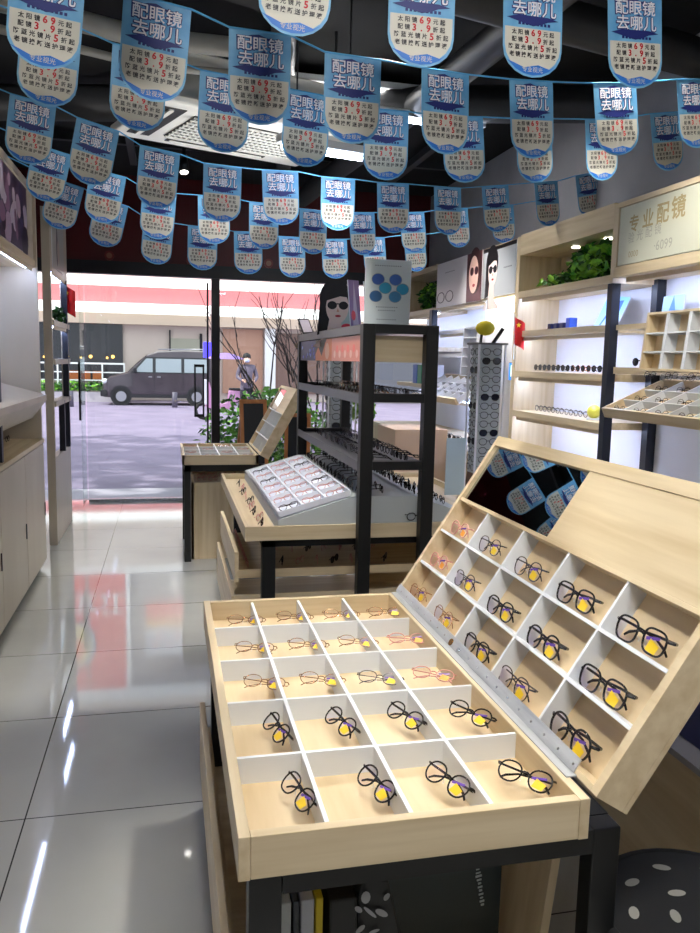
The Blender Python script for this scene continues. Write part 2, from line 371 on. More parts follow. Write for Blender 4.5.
for k, L in ROWS.items():
    pts = []
    slope0 = (L[1][2]-L[0][2])/(L[1][0]-L[0][0])
    pts.append((L[0][0]-.55, L[0][1]-.12, L[0][2]-.55*slope0*1.2))
    for i, (x, y, z) in enumerate(L):
        a_ = L[max(0, i-1)]; b_ = L[min(len(L)-1, i+1)]
        sl = math.atan2(b_[2]-a_[2], math.hypot(b_[0]-a_[0], b_[1]-a_[1])); yaw = math.atan2(b_[1]-a_[1], b_[0]-a_[0])
        yaw = yaw*.5+random.uniform(-.12, .12); roll = sl*.8+random.uniform(-.03, .03)
        M = Matrix.Translation((x, y, z)) @ Matrix.Rotation(yaw, 4, 'Z') @ Matrix.Rotation(R(90)+random.uniform(-.05, .05), 4, 'X') @ Matrix.Rotation(roll, 4, 'Z')
        o = bpy.data.objects.new('pennant', PM); COL.objects.link(o); o.matrix_basis = M
        meta(o, 'blue and white sale pennant on the %s string, %s from the left' % (RN[k], ordn(i)), 'pennant', 'sale pennants on the %s string' % RN[k])
        for sx in (-PW, PW): pts.append(tuple(M @ Vector((sx, .001, 0))))
    e = L[-1]; pts.append((min(RX-.02, e[0]+.45), e[1]+.1, e[2]+.08))
    pts[0] = (max(LX+.03, pts[0][0]),)+pts[0][1:]
    solo('bunting_cord', MB().tube(pts, .0035, cordm, 5), 'light blue cord carrying the %s row of pennants' % RN[k], 'cord', 'pennant cords', pts[0])

# ================================================================ GLASSES
blk = mat('frame_black_acetate', (16, 15, 18), .22); gold = mat('frame_thin_gold', (190, 142, 104), .25, .8)
rose = mat('frame_rose_pink', (214, 150, 140), .35); gun = mat('frame_gunmetal', (96, 92, 98), .25, .7); tort = mat('frame_dark_brown', (52, 30, 22), .25)
lensg = glassy('demo_lens', (250, 248, 250), .05, .03, (190, 150, 255)); stick = mat('yellow_sticker', (240, 204, 40), .5); sticko = mat('orange_sticker', (238, 160, 50), .5)
smoke = mat('dark_sun_lens', (26, 28, 40), .12); bluel = mat('blue_mirror_lens', (40, 70, 150), .12, .4); clearl = glassy('pale_lens', (246, 246, 250), .05, .05); purpl = mat('purple_coating_glint', (110, 80, 170), .2)
tip = mat('temple_tip_clear', (225, 215, 205), .3)
def lens_pts(cx, w, h, p, n=22, cy=0):
    out = []
    for i in range(n):
        a = 2*math.pi*i/n; c, s = math.cos(a), math.sin(a)
        x = w/2*math.copysign(abs(c)**(2/p), c); y = h/2*math.copysign(abs(s)**(2/p), s)
        if y < 0: x *= 1-.12*abs(y)/(h/2)
        out.append((cx+x, cy+y))
    return out
def make_glasses(m, r, p, w, h, stm, mt=None):
    # lies on its folded temples: x = width, y = up the lens, z = lens normal
    t = thing('eyeglasses', 'x', 'eyeglasses'); cx = w/2+.009; zf = .026; mt = mt or m
    mb = MB()
    for sx in (-1, 1):
        mb.tube([(x, y, zf-.10*(x*sx-.03)**2*8) for x, y in lens_pts(sx*cx, w, h, p)], r, m, 6, True)
        mb.tube([(sx*(cx+w/2-.001), h*.22, zf), (sx*(cx+w/2+.006), h*.25, zf-.003), (sx*(cx+w/2+.008), h*.25, zf-.010)], r*1.3, m, 6)
    mb.tube([(-.010, h*.10, zf), (-.004, h*.17, zf+.002), (.004, h*.17, zf+.002), (.010, h*.10, zf)], r*1.15, m, 6)
    part('frame_front', mb, t)
    for sx in (-1, 1):
        part('lens', MB().poly([(x, y, zf) for x, y in lens_pts(sx*cx, w-.001, h-.001, p)], lensg), t)
        mb = MB(); X = cx+w/2+.008; z = .016 if sx < 0 else .008
        mb.tube([(sx*X, h*.25, zf-.008), (sx*(X-.006), h*.25, z), (sx*(X-.05), h*.22, z), (-sx*(X-.045), h*.12, z), (-sx*(X-.02), -h*.12, z), (-sx*(X-.01), -h*.32, z)], [r*1.1, r*1.3, r*1.3, r*1.2, r*1.5, r*1.2], mt, 6, flat=.7)
        part('temple', mb, t)
    mb = MB()
    for sx in (-1, 1): mb.tube([(sx*.010, -.002, zf), (sx*.008, -.006, zf-.007), (sx*.009, -.011, zf-.008)], .0013, tip, 5)
    part('nose_pad', mb, t)
    s_ = MB(); q = cx*1.0; s_.poly([(q-.014, -.016, zf+.0012), (q+.010, -.018, zf+.0012), (q+.016, -.004, zf+.0012), (q-.008, .004, zf+.0012)], stm)
    s_.poly([(q-.02, .004, zf+.001), (q+.012, .011, zf+.001), (q+.013, .006, zf+.001), (q-.018, -.001, zf+.001)], purpl)  # purple reflection of the lens coating, painted on as a strip
    part('demo_sticker', s_, t, 'small yellow sticker on the lens')
    remember(t); return t
PROTO = {
 'round': make_glasses(blk, .0020, 2.3, .050, .044, stick), 'square': make_glasses(blk, .0019, 3.2, .054, .040, stick),
 'thin': make_glasses(gold, .0011, 2.2, .050, .043, stick), 'rose': make_glasses(rose, .0015, 2.3, .050, .042, sticko),
 'gun': make_glasses(gun, .0013, 2.5, .050, .042, stick), 'thinblack': make_glasses(blk, .0018, 2.6, .052, .042, stick)}
DESC = {'round': 'round thick black', 'square': 'squarish thick black', 'thin': 'thin gold wire', 'rose': 'thin rose pink', 'gun': 'thin gunmetal', 'thinblack': 'slim black'}
USED = set()
def place_glasses(kind, M, label, group):
    o = PROTO[kind]
    if kind in USED: return dup(o, M, label, group)
    USED.add(kind); o.matrix_basis = M; o['label'] = label; o['group'] = group
    return o
LOW = {}
def low_mesh(key, fm, lm, r=.0022, p=2.4, fold=False):
    mb = MB(); w, h = .054, .042; cx = .036
    for sx in (-1, 1):
        pts = lens_pts(sx*cx, w, h, p, 10)
        mb.tube([(x, 0, y+.03) for x, y in pts], r, fm, 4, True); mb.poly([(x, 0, y+.03) for x, y in pts], lm)
        if fold: mb.tube([(sx*.066, .003, .04), (-sx*.05, .012+.006*sx, .03)], r, fm, 4)
        else: mb.tube([(sx*.066, .003, .042), (sx*.068, .09, .036), (sx*.066, .125, .012)], r, fm, 4)
    mb.tube([(-.01, 0, .036), (.01, 0, .036)], r, fm, 4)
    LOW[key] = mb.mesh('sunglasses' if lm in (smoke, bluel) else 'eyeglasses')
low_mesh('sun', blk, smoke); low_mesh('blue', gun, bluel); low_mesh('pink', rose, clearl, fold=True); low_mesh('clear', gun, clearl); low_mesh('gold', gold, smoke)
low_mesh('black', blk, clearl, .0028); low_mesh('sunfold', blk, smoke, .0028, fold=True); low_mesh('brown', tort, clearl, .0025, fold=True); low_mesh('mix', gun, clearl, .002, fold=True)
LD = {'sun': 'dark sunglasses', 'blue': 'blue mirrored sunglasses', 'pink': 'pink glasses', 'clear': 'grey glasses', 'gold': 'gold rimmed sunglasses', 'black': 'black glasses', 'sunfold': 'folded black sunglasses', 'brown': 'dark brown glasses', 'mix': 'folded grey glasses'}
def low(key, loc, rz, where, group, rx=0., s=1., M=None):
    o = bpy.data.objects.new('sunglasses' if key in ('sun', 'blue', 'gold', 'sunfold') else 'eyeglasses', LOW[key]); COL.objects.link(o)
    o.matrix_basis = (M or I4) @ Matrix.Translation(loc) @ Euler((rx, 0, rz)).to_matrix().to_4x4() @ Matrix.Scale(s, 4)
    meta(o, LD[key]+' '+where, 'sunglasses' if key in ('sun', 'blue', 'gold', 'sunfold') else 'eyeglasses', group)
    return o

# ================================================================ MAIN DISPLAY TABLE (nearest)
T1 = thing('display_table', 'pale wood display table with open compartment tray and raised hinged lid, nearest the camera', 'display table', (.46, 2.03, 0))
x0, x1, y0, y1, zt = .115, .81, 1.32, 2.745, .75
for ya_ in (y0, y1-.022): part('tray_end', MB().box(x0+.0225, x1-.0225, ya_, ya_+.022, .666, zt, woodX), T1, bevel=.0015)
for xa_ in (x0, x1-.022): part('tray_side', MB().box(xa_, xa_+.022, y0-.001, y1, .665, zt+.001, woodY), T1, bevel=.0015)
mb = MB(); mb.box(x0+.02, x1-.02, y0+.02, y1-.02, .672, .684, woodF); part('tray_base', mb, T1)
for x in (.283, .448, .613): part('divider', MB().box(x-.0045, x+.0045, y0+.022, y1-.022, .684, .744, white), T1)
for y in (1.622, 1.903, 2.186, 2.470): part('divider', MB().box(x0+.022, x1-.022, y-.0045, y+.0045, .684, .7435, white), T1)
for lx in (.137, .838):
    for ly in (1.345, 2.66):
        part('leg', MB().box(lx, lx+.062, ly, ly+.05, 0, .664, black), T1, bevel=.003)
for q_ in ((.2, .837, 1.345, 1.39), (.2, .837, 2.66, 2.71), (.137, .19, 1.396, 2.659), (.845, .9, 1.396, 2.659)): part('frame_rail', MB().box(*q_, .612, .664, black), T1)
part('shelf_board', MB().box(.14, .9, 1.40, 2.68, .15, .17, woodX), T1)
dr = part('drawer', MB().box(.098, .116, 1.40, 2.68, .17, .405, woodY).box(.116, .134, 1.43, 2.66, .17, .32, woodY).box(.12, .14, 1.40, 1.42, .17, .38, woodZ), T1, 'pale wood side panel of the lower drawer standing out on the left', bevel=.0015)
# lid
th = R(57)
ML = frame((.822, 2.745, .752), (0, -1, 0), (math.cos(th), 0, math.sin(th)), (-math.sin(th), 0, math.cos(th)))
LW, LL = 1.425, .697
mb = MB(ML)
mb.box(0, LW, 0, LL, -.085, -.072, woodY)
mb.box(0, .022, 0, LL, -.072, 0, woodY); mb.box(LW-.024, LW, 0, LL, -.072, 0, woodY)
mb.box(.022, LW-.024, 0, .014, -.072, 0, woodY); mb.box(.022, LW-.024, LL-.040, LL, -.072, 0, woodY)
mb.box(.022, LW-.024, .418, .430, -.072, -.002, woodY)
mb.box(.70, LW-.024, .43, LL-.040, -.072, -.0035, woodY)
lid = part('lid', mb, T1, 'raised wooden lid holding fifteen compartments', bevel=.001)
part('compartment_base', MB(ML).box(.022, LW-.024, .014, .418, -.072, -.062, woodF), lid)
for x in (.285, .565, .845, 1.13): part('divider', MB(ML).box(x-.0045, x+.0045, .014, .418, -.062, -.004, white), lid)
for y in (.149, .287): part('divider', MB(ML).box(.022, LW-.024, y-.0045, y+.0045, -.062, -.0045, white), lid)
part('mirror', MB(ML).box(.03, .698, .432, LL-.042, -.03, -.012, mirror), lid, 'mirror set in the lid reflecting the pennants')
mb = MB(); mb.box(.800, .824, 1.40, 2.735, .7515, .7545, alu)
mb.box(.0, 1.335, .002, .034, .001, .004, alu, M=ML)
part('hinge_strip', mb, T1, 'long brushed aluminium hinge')
for k in range(20): part('hinge_screw', MB(ML).cyl((.05+k*.067, .016, .004), .0032, .0012, chrome, 8), T1)
part('latch', MB(ML).cyl((.58, .014, .004), .011, .003, brass, 14), T1, 'small brass latch on the hinge'); part('latch', MB(ML).cyl((.645, .012, .004), .007, .003, chrome, 12), T1)

TRAY = [[(.268, 1.50, -76), (.433, 1.50, -74), (.585, 1.49, -68), (.752, 1.475, -52)],
        [(.262, 1.79, -78), (.42, 1.795, -74), (.585, 1.80, -68), (.75, 1.785, -58)],
        [(.255, 2.075, -28), (.412, 2.07, -24), (.575, 2.05, -26), (.735, 2.05, -34)],
        [(.256, 2.345, -20), (.42, 2.345, -22), (.58, 2.345, -26), (.745, 2.345, -15)],
        [(.252, 2.61, -16), (.42, 2.62, -22), (.585, 2.62, -18), (.745, 2.62, -12)]]
TK = [['thinblack', 'round', 'round', 'round'], ['round', 'round', 'round', 'round'], ['thin', 'thin', 'gun', 'rose'], ['thin', 'thin', 'thin', 'rose'], ['thin', 'thin', 'thin', 'thin']]
cn = ['leftmost cell', 'second cell from the left', 'third cell from the left', 'rightmost cell by the hinge']
rn = ['front row', 'second row', 'middle row', 'fourth row', 'back row']
for r_ in range(5):
    for c_ in range(4):
        x, y, an = TRAY[r_][c_]; k = TK[r_][c_]; s = 1.0 if r_ > 1 else 1.04
        tilt = 40 if r_ < 2 else 26
        M = Matrix.Translation((x, y, .688+.028*math.sin(R(tilt)))) @ Matrix.Rotation(R(an), 4, 'Z') @ Matrix.Rotation(R(tilt), 4, 'X') @ Matrix.Scale(s, 4)
        place_glasses(k, M, '%s glasses in the open tray, %s, %s' % (DESC[k], rn[r_], cn[c_]), 'glasses in the open tray')
LK = [['rose', 'gun', 'gun', 'square', 'square'], ['rose', 'gun', 'thinblack', 'round', 'square'], ['thin', 'thin', 'thinblack', 'gun', 'round']]
LP = [[(.10, .335, -4), (.375, .338, -4), (.665, .336, -6), (.945, .336, -8), (1.24, .336, -9)],
      [(.10, .197, 2), (.36, .197, -4), (.655, .194, -6), (.935, .192, -10), (1.225, .194, -8)],
      [(.10, .060, 4), (.375, .060, -8), (.665, .062, -10), (.925, .060, -8), (1.225, .062, -14)]]
rl = ['top row', 'middle row', 'bottom row']; cl = ['farthest column', 'second farthest column', 'middle column', 'second nearest column', 'nearest column']
for r_ in range(3):
    for c_ in range(5):
        x, y, an = LP[r_][c_]; k = LK[r_][c_]
        s = 1.2+.05*c_; an = an*.3+5
        M = ML @ Matrix.Translation((x, y-.004, -.060)) @ Matrix.Rotation(R(an), 4, 'Z') @ Matrix.Rotation(R(14), 4, 'X') @ Matrix.Scale(s, 4)
        place_glasses(k, M, '%s glasses in the raised lid, %s, %s' % (DESC[k], rl[r_], cl[c_]), 'glasses in the raised lid')

# things under the table
def binder(x, w, m, label):
    mb = MB(); mb.box(x, x+w, 1.47, 1.68, .17, .50, m); solo('binder', mb, label, 'binder', 'binders under the table', (x, 1.5, .17), bevel=.003)
binder(.215, .022, mat('binder_white', (206, 210, 206), .5), 'white binder under the near table beside its left leg')
binder(.241, .012, mat('binder_grey', (70, 74, 80), .5), 'narrow grey binder under the near table between two white ones')
binder(.257, .028, mat('binder_pale', (196, 198, 204), .5), 'pale grey binder under the near table beside the yellow one')
binder(.288, .016, mat('binder_yellow', (226, 200, 30), .5), 'yellow binder under the near table')
t = thing('tote_bag', 'black carrier bag with white photo print under the near table', 'bag', (.38, 1.5, .17))
mb = MB(); mb.box(.315, .375, 1.46, 1.62, .17, .50, black); mb.prism([(.375, .17), (.46, .17), (.47, .40), (.44, .53), (.39, .54), (.375, .50)], -1.62, -1.46, black, M=Matrix.Rotation(R(90), 4, 'X'))
part('bag_body', mb, t, bevel=.006)
mb = MB(frame((.34, 1.455, .33), (1, 0, 0), (0, 0, 1), (0, -1, 0)))
for (x, y, a_, b_) in ((.05, .17, .010, .014), (.085, .13, .007, .016), (.04, .10, .012, .006), (.08, .06, .014, .007), (.06, .135, .004, .02), (.035, .145, .006, .01), (.07, .09, .012, .004), (.095, .165, .009, .006)): mb.ell(x, y, a_, b_, mat('bag_print', (176, 176, 178), .6), .0005*random.random()+.001, 12, random.random())
part('bag_print', mb, t, 'white print on the black bag')
teal = mat('dark_teal_board', (24, 40, 42), .45)
t = thing('poster_board', 'dark teal promotional board with small white lettering under the near table', 'board', (.6, 1.6, .17))
part('panel', MB().box(.47, .76, 1.60, 1.615, .17, .60, teal), t)
mb = MB(frame((.715, 1.598, .33), (.98, 0, .17), (-.17, 0, .98), (0, -1, 0)))
for k in range(22):
    w = random.choice((.004, .006, .008)); mb.box(-w, w, k*.0095, k*.0095+.004+.002*random.random(), 0, .0006, mat('board_lettering', (190, 200, 200), .5))
part('lettering', mb, t)
mb = MB(); mb.box(.0, .02, 1.5, 1.9, 0, .42, woodZ, M=Matrix.Translation((.80, 0, .17)) @ Matrix.Rotation(R(6), 4, 'Y'))
solo('wood_panel', mb, 'loose pale wood board leaning under the near table by its right leg', 'board', None, (.8, 1.7, .17))

# stool and low cabinet right of the table
st = thing('stool', 'black round stool with oval holes in the seat beside the right table leg', 'stool', (1.12, 1.35, 0))
stm = mat('stool_black_plastic', (14, 15, 15), .75); hole = mat('stool_slot_pale', (150, 148, 138), .6)
mb = MB(); mb.cyl((1.12, 1.35, .40), .225, .035, stm, 40); mb.tube([(1.12+.222*math.cos(a_), 1.35+.222*math.sin(a_), .425) for a_ in [2*math.pi*i/40 for i in range(40)]], .013, stm, 8, True)
part('seat', mb, st)
for rr, nn in ((.07, 5), (.155, 9)):
    for i in range(nn):
        a_ = 2*math.pi*i/nn+.4+rr*3; part('seat_slot', MB().ell(1.12+rr*math.cos(a_), 1.35+rr*math.sin(a_), .021, .011, hole, .4372, 14, a_+1.2), st, 'pale oval slot')
for i in range(4):
    a_ = R(45+90*i); part('leg', MB().tube([(1.12+.15*math.cos(a_), 1.35+.15*math.sin(a_), .40), (1.12+.21*math.cos(a_), 1.35+.21*math.sin(a_), 0)], .013, stm, 8), st)
lc = thing('low_cabinet', 'low pale wood storage cabinet with grey top behind the stool', 'cabinet', (1.75, 1.8, 0))
part('body', MB().box(1.42, 2.1, .6, 2.9, 0, .50, woodY), lc, bevel=.002)
part('top', MB().box(1.40, 2.1, .6, 2.9, .50, .52, mat('grey_top', (150, 150, 158), .35)), lc)
mb = MB(); mb.box(1.47, 1.62, 1.80, 1.96, .521, .66, mat('navy_box', (30, 36, 96), .4)); solo('gift_box', mb, 'small dark blue box on the low cabinet behind the lid', 'box', None, (1.54, 1.9, .521), bevel=.004)

# ================================================================ MIDDLE ISLAND
T2 = thing('display_island', 'pale wood island counter with black legs under the black shelf stand', 'display table', (1.16, 4.95, 0))
X0, X1, Y0, Y1 = .376, 1.94, 3.97, 5.89
mb = MB(); mb.box(X0, X1, Y0, Y0+.022, .675, .75, woodX); mb.box(X0, X1, Y1-.022, Y1, .675, .75, woodX); mb.box(X0, X0+.022, Y0+.022, Y1-.022, .675, .75, woodY); mb.box(X1-.022, X1, Y0+.022, Y1-.022, .675, .75, woodY)
part('tray_rim', mb, T2, bevel=.002)
part('tray_base', MB().box(X0+.022, X1-.022, Y0+.022, Y1-.022, .70, .712, woodY), T2)
for lx in (.47, 1.78):
    for ly in (4.02, 5.82): part('leg', MB().box(lx, lx+.07, ly, ly+.06, 0, .674, black), T2)
part('frame_rail', MB().box(.47, 1.85, 4.02, 4.07, .63, .674, black).box(.47, .52, 4.07, 5.85, .63, .674, black), T2)
d = part('drawer', MB().box(.33, .35, 4.05, 5.2, .44, .60, woodY).box(.35, 1.8, 4.14, 5.2, .44, .45, woodX).box(.35, 1.8, 4.12, 4.135, .44, .485, woodX), T2, 'upper open drawer pulled out to the left')
d = part('drawer', MB().box(.31, .33, 4.0, 5.25, .12, .38, woodY).box(.33, 1.8, 4.1, 5.2, .12, .13, woodX).box(.33, 1.8, 4.08, 4.1, .12, .36, woodX), T2, 'lower open drawer pulled out to the left')
part('back_panel', MB().box(1.3, 1.8, 5.0, 5.02, .12, .66, woodX), T2)
# riser on the island
ra = math.atan2(.895-.785, .95-.56)
rw = mat('grey_riser', (190, 196, 197), .45)
rs = thing('display_riser', 'pale grey wedge riser for glasses standing on the island counter', 'display riser', (1.0, 4.9, .712))
Mx = Matrix.Rotation(R(90), 4, 'X')
mb = MB(); mb.prism([(.55, .713), (.55, .776), (.95, .893), (1.28, .893), (1.62, .775), (1.62, .713)], -5.86, -4.0, rw, M=Mx); part('wedge', mb, rs)
# white compartment tray on the left slope
sl = R(16.3)
MR = frame((.562, 4.02, .784), (math.cos(sl), 0, math.sin(sl)), (0, 1, 0), (-math.sin(sl), 0, math.cos(sl)))
cw, clh = .39, 1.55
ct = thing('compartment_tray', 'white plastic compartment tray full of pink glasses on the island riser', 'tray', M=MR)
part('tray_base', MB(MR).box(0, cw, 0, clh, .0, .006, whiteb), ct)
mb = MB(MR)
for i in range(4): part('divider', MB(MR).box(i*cw/3-.004, i*cw/3+.004, 0, clh, .006, .035, whiteb), ct)
for j in range(8): part('divider', MB(MR).box(0, cw, j*clh/7-.004, j*clh/7+.004, .006, .033, whiteb), ct)
cname = ['left', 'middle', 'right']
for i in range(3):
    for j in range(7):
        k = random.choice(('pink', 'pink', 'clear', 'brown'))
        low('pink' if k == 'clear' else k, (cw/3*(i+.5), clh/7*(j+.35), .008), R(random.uniform(-12, 12)), 'in the white tray, %s column, %s from the front' % (cname[i], ordn(j)), 'glasses in the white compartment tray', R(20), .82, MR)
for j in range(9):
    low('pink' if j % 2 else 'brown', (.48+.008*math.sin(j*2), 4.12+j*.17, .713), R(78+random.uniform(-12, 12)), 'on the island edge by the white tray, %s from the front' % ordn(j), 'glasses along the island edge', 0, .95)
for j in range(15):
    low('sunfold', (.985, 4.06+j*.118, .894), R(80+random.uniform(-10, 10)), 'in the row along the riser ridge, %s from the front' % ordn(j), 'glasses along the riser ridge', 0, .9)
for j in range(15):
    low(random.choice(('black', 'mix')), (1.12, 4.08+j*.118, .894), R(80+random.uniform(-10, 10)), 'in the second row on the riser, %s from the front' % ordn(j), 'second row on the riser', 0, .9)
for j in range(14):
    low('sunfold', (1.30, 4.06+j*.125, .889), R(84+random.uniform(-10, 10)), 'in the row right of the riser ridge, %s from the front' % ordn(j), 'third row on the riser', 0, .9)
for j in range(14):
    z = .893-(1.47-1.28)*.347
    low(random.choice(('mix', 'black')), (1.47, 4.08+j*.125, z), R(86+random.uniform(-10, 10)), 'on the right slope of the riser, %s from the front' % ordn(j), 'row on the right slope', 0, .9)
low('black', (1.30, 3.995, .752), R(10), 'lying alone on the island front rim between the stand posts', None, 0, .95)
for j in range(14):
    low('pink' if j % 3 else 'sunfold', (.62+(j % 7)*.10, 4.32+(j//7)*.3, .452), R(70+random.uniform(-15, 15)), 'in the upper island drawer, %s row, %s from the left' % (['front', 'rear'][j//7], ordn(j % 7)), 'glasses in the island drawer', 0, .9)
for j in range(8):
    low('pink', (.42, 4.3+j*.11, .452), R(90), 'along the left edge of the island drawer, %s from the front' % ordn(j), 'glasses on the drawer edge', 0, .9)

# black shelf stand straddling the island
S = thing('shelf_stand', 'tall black metal shelf stand with three shelves in the middle of the shop', 'shelf stand', (1.155, 4.93, 0))
for lx in (.955, 1.29):
    for ly in (3.90, 5.90): part('post', MB().box(lx, lx+.066, ly, ly+.066, 0, 1.79, black), S, bevel=.003)
for yy in (3.905, 5.905):
    for z0, z1 in ((1.745, 1.79), (1.395, 1.44), (1.045, 1.09)): part('cross_bar', MB().box(1.0212, 1.2898, yy, yy+.055, z0, z1, black), S)
part('shelf', MB().box(.955, 1.356, 3.966, 5.90, 1.77, 1.788, greym).box(.955, .965, 3.966, 5.9, 1.74, 1.77, greym), S, 'grey metal top shelf')
part('shelf', MB().box(.962, 1.35, 3.966, 5.90, 1.405, 1.415, greym).box(.955, .963, 3.966, 5.9, 1.385, 1.435, greym), S, 'grey metal middle shelf')
part('shelf', MB().box(.962, 1.35, 3.966, 5.90, 1.055, 1.065, greym).box(.955, .963, 3.966, 5.9, 1.035, 1.085, greym), S, 'grey metal lower shelf')
part('top_box', MB().box(.968, 1.343, 3.972, 5.895, 1.60, 1.735, woodX), S, 'pale wood box under the top shelf')
Mb = frame((.966, 5.89, 1.60), (0, -1, 0), (0, 0, 1), (-1, 0, 0))
mb = MB(Mb); ad = lambda *c: mat('ad_%d_%d_%d' % c, c, .35)
mb.box(0, 1.91, .0, .135, -.001, .0, ad(232, 150, 130))
mb.box(0, .62, .0, .135, .0, .001, ad(24, 30, 120))
for k in range(16): mb.ell(.04+random.random()*.54, .02+random.random()*.09, .018, .012, random.choice((ad(80, 120, 255), ad(160, 190, 255), ad(60, 60, 220))), .0015+k*.0001, 10)
mb.box(.62, 1.15, 0, .135, .0, .001, ad(226, 120, 60)); mb.poly([(.62, .135), (.62, .04), (.72, .09), (.84, .03), (.95, .11), (1.0, .135)], ad(30, 18, 18), .002)
mb.ell(1.02, .06, .07, .05, ad(236, 180, 150), .0022)
for k in range(9): mb.ell(1.25+k*.072, .04+.03*(k % 2), .03, .022, ad(244, 118, 110) if k % 2 else ad(250, 206, 196), .0022+k*.0001, 12)
part('banner_print', mb, S, 'printed banner strip in blue, orange and pink')
for si, (z, n, g) in enumerate(((1.416, 16, 'middle stand shelf'), (1.066, 17, 'lower stand shelf'))):
    for j in range(n):
        for c_ in range(2):
            k = random.choice(('sun', 'clear', 'clear', 'gold', 'clear', 'mix') if si == 0 else ('blue', 'clear', 'clear', 'black', 'mix', 'sun'))
            low(k, (1.06+c_*.18+random.uniform(-.01, .01), 4.05+j*(1.76/n), z), R(90 if c_ == 0 else 75)+random.uniform(-.15, .15) if False else R(-90)+random.uniform(-.15, .15), 'on the %s, %s column, %s from the front' % (g, ['left', 'right'][c_], ordn(j)), 'glasses on the '+g, 0, .92)
# signs on top
def art_board(name, label, cat, M, w, h, draw, thick=.006, backm=None, group=None, stand=False):
    t = thing(name, label, cat, M=M, group=group)
    part('board', MB(M).box(0, w, 0, h, -thick, 0, backm or whiteb), t)
    mb = MB(M); draw(mb, w, h); part('print', mb, t)
    if stand: part('foot', MB(M).box(w*.1, w*.9, 0, .006, -.07, 0, backm or whiteb), t)
    return t
def woman(mb, cx, cy, s, hair, skin, bg=None, side=0):
    mb.ell(cx, cy+.10*s, .20*s, .24*s, hair, .0012, 24)
    mb.poly([(cx-.19*s, cy+.1*s), (cx-.22*s, cy-.35*s), (cx-.05*s, cy-.30*s), (cx-.02*s, cy)], hair, .0013)
    mb.poly([(cx-.06*s, cy-.1*s), (cx+.08*s, cy-.1*s), (cx+.10*s, cy-.36*s), (cx+.3*s, cy-.5*s), (cx-.28*s, cy-.5*s), (cx-.10*s, cy-.34*s)], skin, .0015)
    mb.ell(cx+.03*s, cy, .145*s, .205*s, skin, .0018, 24)
    mb.poly([(cx-.15*s, cy+.06*s), (cx-.10*s, cy+.22*s), (cx+.08*s, cy+.25*s), (cx+.17*s, cy+.12*s), (cx+.06*s, cy+.13*s)], hair, .0021)
    for sx in (-1, 1): mb.ell(cx+.035*s+sx*.072*s, cy+.02*s, .06*s, .05*s, ad(24, 20, 26), .0024, 18)
    mb.box(cx-.02*s, cx+.09*s, cy+.03*s, cy+.045*s, .002, .0025, ad(24, 20, 26))
    mb.ell(cx+.04*s, cy-.11*s, .038*s, .015*s, ad(176, 50, 60), .0024, 12)
    mb.poly([(cx+.035*s, cy-.01*s), (cx+.055*s, cy-.06*s), (cx+.02*s, cy-.06*s)], ad(206, 150, 130), .0023)
def d_lens(mb, w, h):
    mb.poly([(.003, .003), (w-.003, .003), (w-.003, h-.003), (.003, h-.003)], ad(214, 222, 222), .0006)
    pts = [(.28, .70), (.66, .70), (.44, .57), (.82, .56), (.24, .44), (.66, .44)]; cs = [(56, 92, 168), (70, 110, 190), (60, 170, 206), (50, 160, 200), (60, 104, 150), (64, 130, 176)]
    for i, ((x, y), c) in enumerate(zip(pts, cs)):
        mb.ell(w*x, h*y, .035, .030, ad(150, 160, 170), .0010+i*.0002, 20); mb.ell(w*x, h*y, .032, .027, ad(*c), .0011+i*.0002, 20)
    for y, n in ((.9, 12), (.27, 10), (.22, 8), (.08, 9)):
        for k in range(n): mb.box(w/2-n*.006+k*.012, w/2-n*.006+k*.012+.007, h*y, h*y+.005, .0008, .001, ad(140, 148, 152))
art_board('acrylic_sign', 'white standing sign with six blue lens circles on the stand top', 'sign', frame((.985, 4.02, 1.79), (1, 0, 0), (0, -.05, .999), (0, -.999, -.05)), .245, .33, d_lens, stand=True)
def d_w1(mb, w, h):
    mb.poly([(.002, .002), (w-.002, .002), (w-.002, h-.002), (.002, h-.002)], ad(176, 196, 194), .0006); woman(mb, w*.40, h*.58, .52, ad(20, 18, 22), ad(226, 204, 196)); mb.ell(w*.8, h*.12, .035, .02, ad(230, 70, 90), .003)
art_board('poster_stand', 'standing poster of a dark-haired woman in sunglasses on the stand top', 'poster', frame((.975, 5.1, 1.79), (1, 0, 0), (0, -.05, .999), (0, -.999, -.05)), .20, .27, d_w1, stand=True)
def d_pl(c1, c2):
    def f(mb, w, h):
        mb.poly([(.0, .0), (w, .0), (w, h), (.0, h)], ad(*c1), .0006); mb.poly([(w*.2, 0), (w*.8, 0), (w*.5, h)], ad(*c2), .001); mb.ell(w*.3, h*.3, w*.2, h*.1, ad(236, 80, 100), .0014)
    return f
art_board('poster_stand', 'slim purple leaflet board leaning behind the woman poster', 'poster', frame((1.11, 4.85, 1.79), (.75, .66, 0), (-.12, 0, .99), (.65, -.75, .1)), .12, .31, d_pl((150, 120, 170), (206, 190, 214)))
art_board('poster_stand', 'slim pale green leaflet board behind the lens sign', 'poster', frame((1.17, 4.7, 1.79), (.75, .66, 0), (-.1, 0, .99), (.65, -.75, .1)), .12, .29, d_pl((170, 190, 160), (220, 224, 200)))
art_board('card_holder', 'small dark tilted card holder at the far end of the stand top', 'card holder', frame((.96, 5.75, 1.792), (.8, .6, 0), (-.35, .3, .88), (.5, -.75, .4)), .12, .12, lambda mb, w, h: mb.poly([(.01, .01), (w-.01, .01), (w-.01, h-.01), (.01, h-.01)], ad(214, 200, 210), .0006), backm=black)

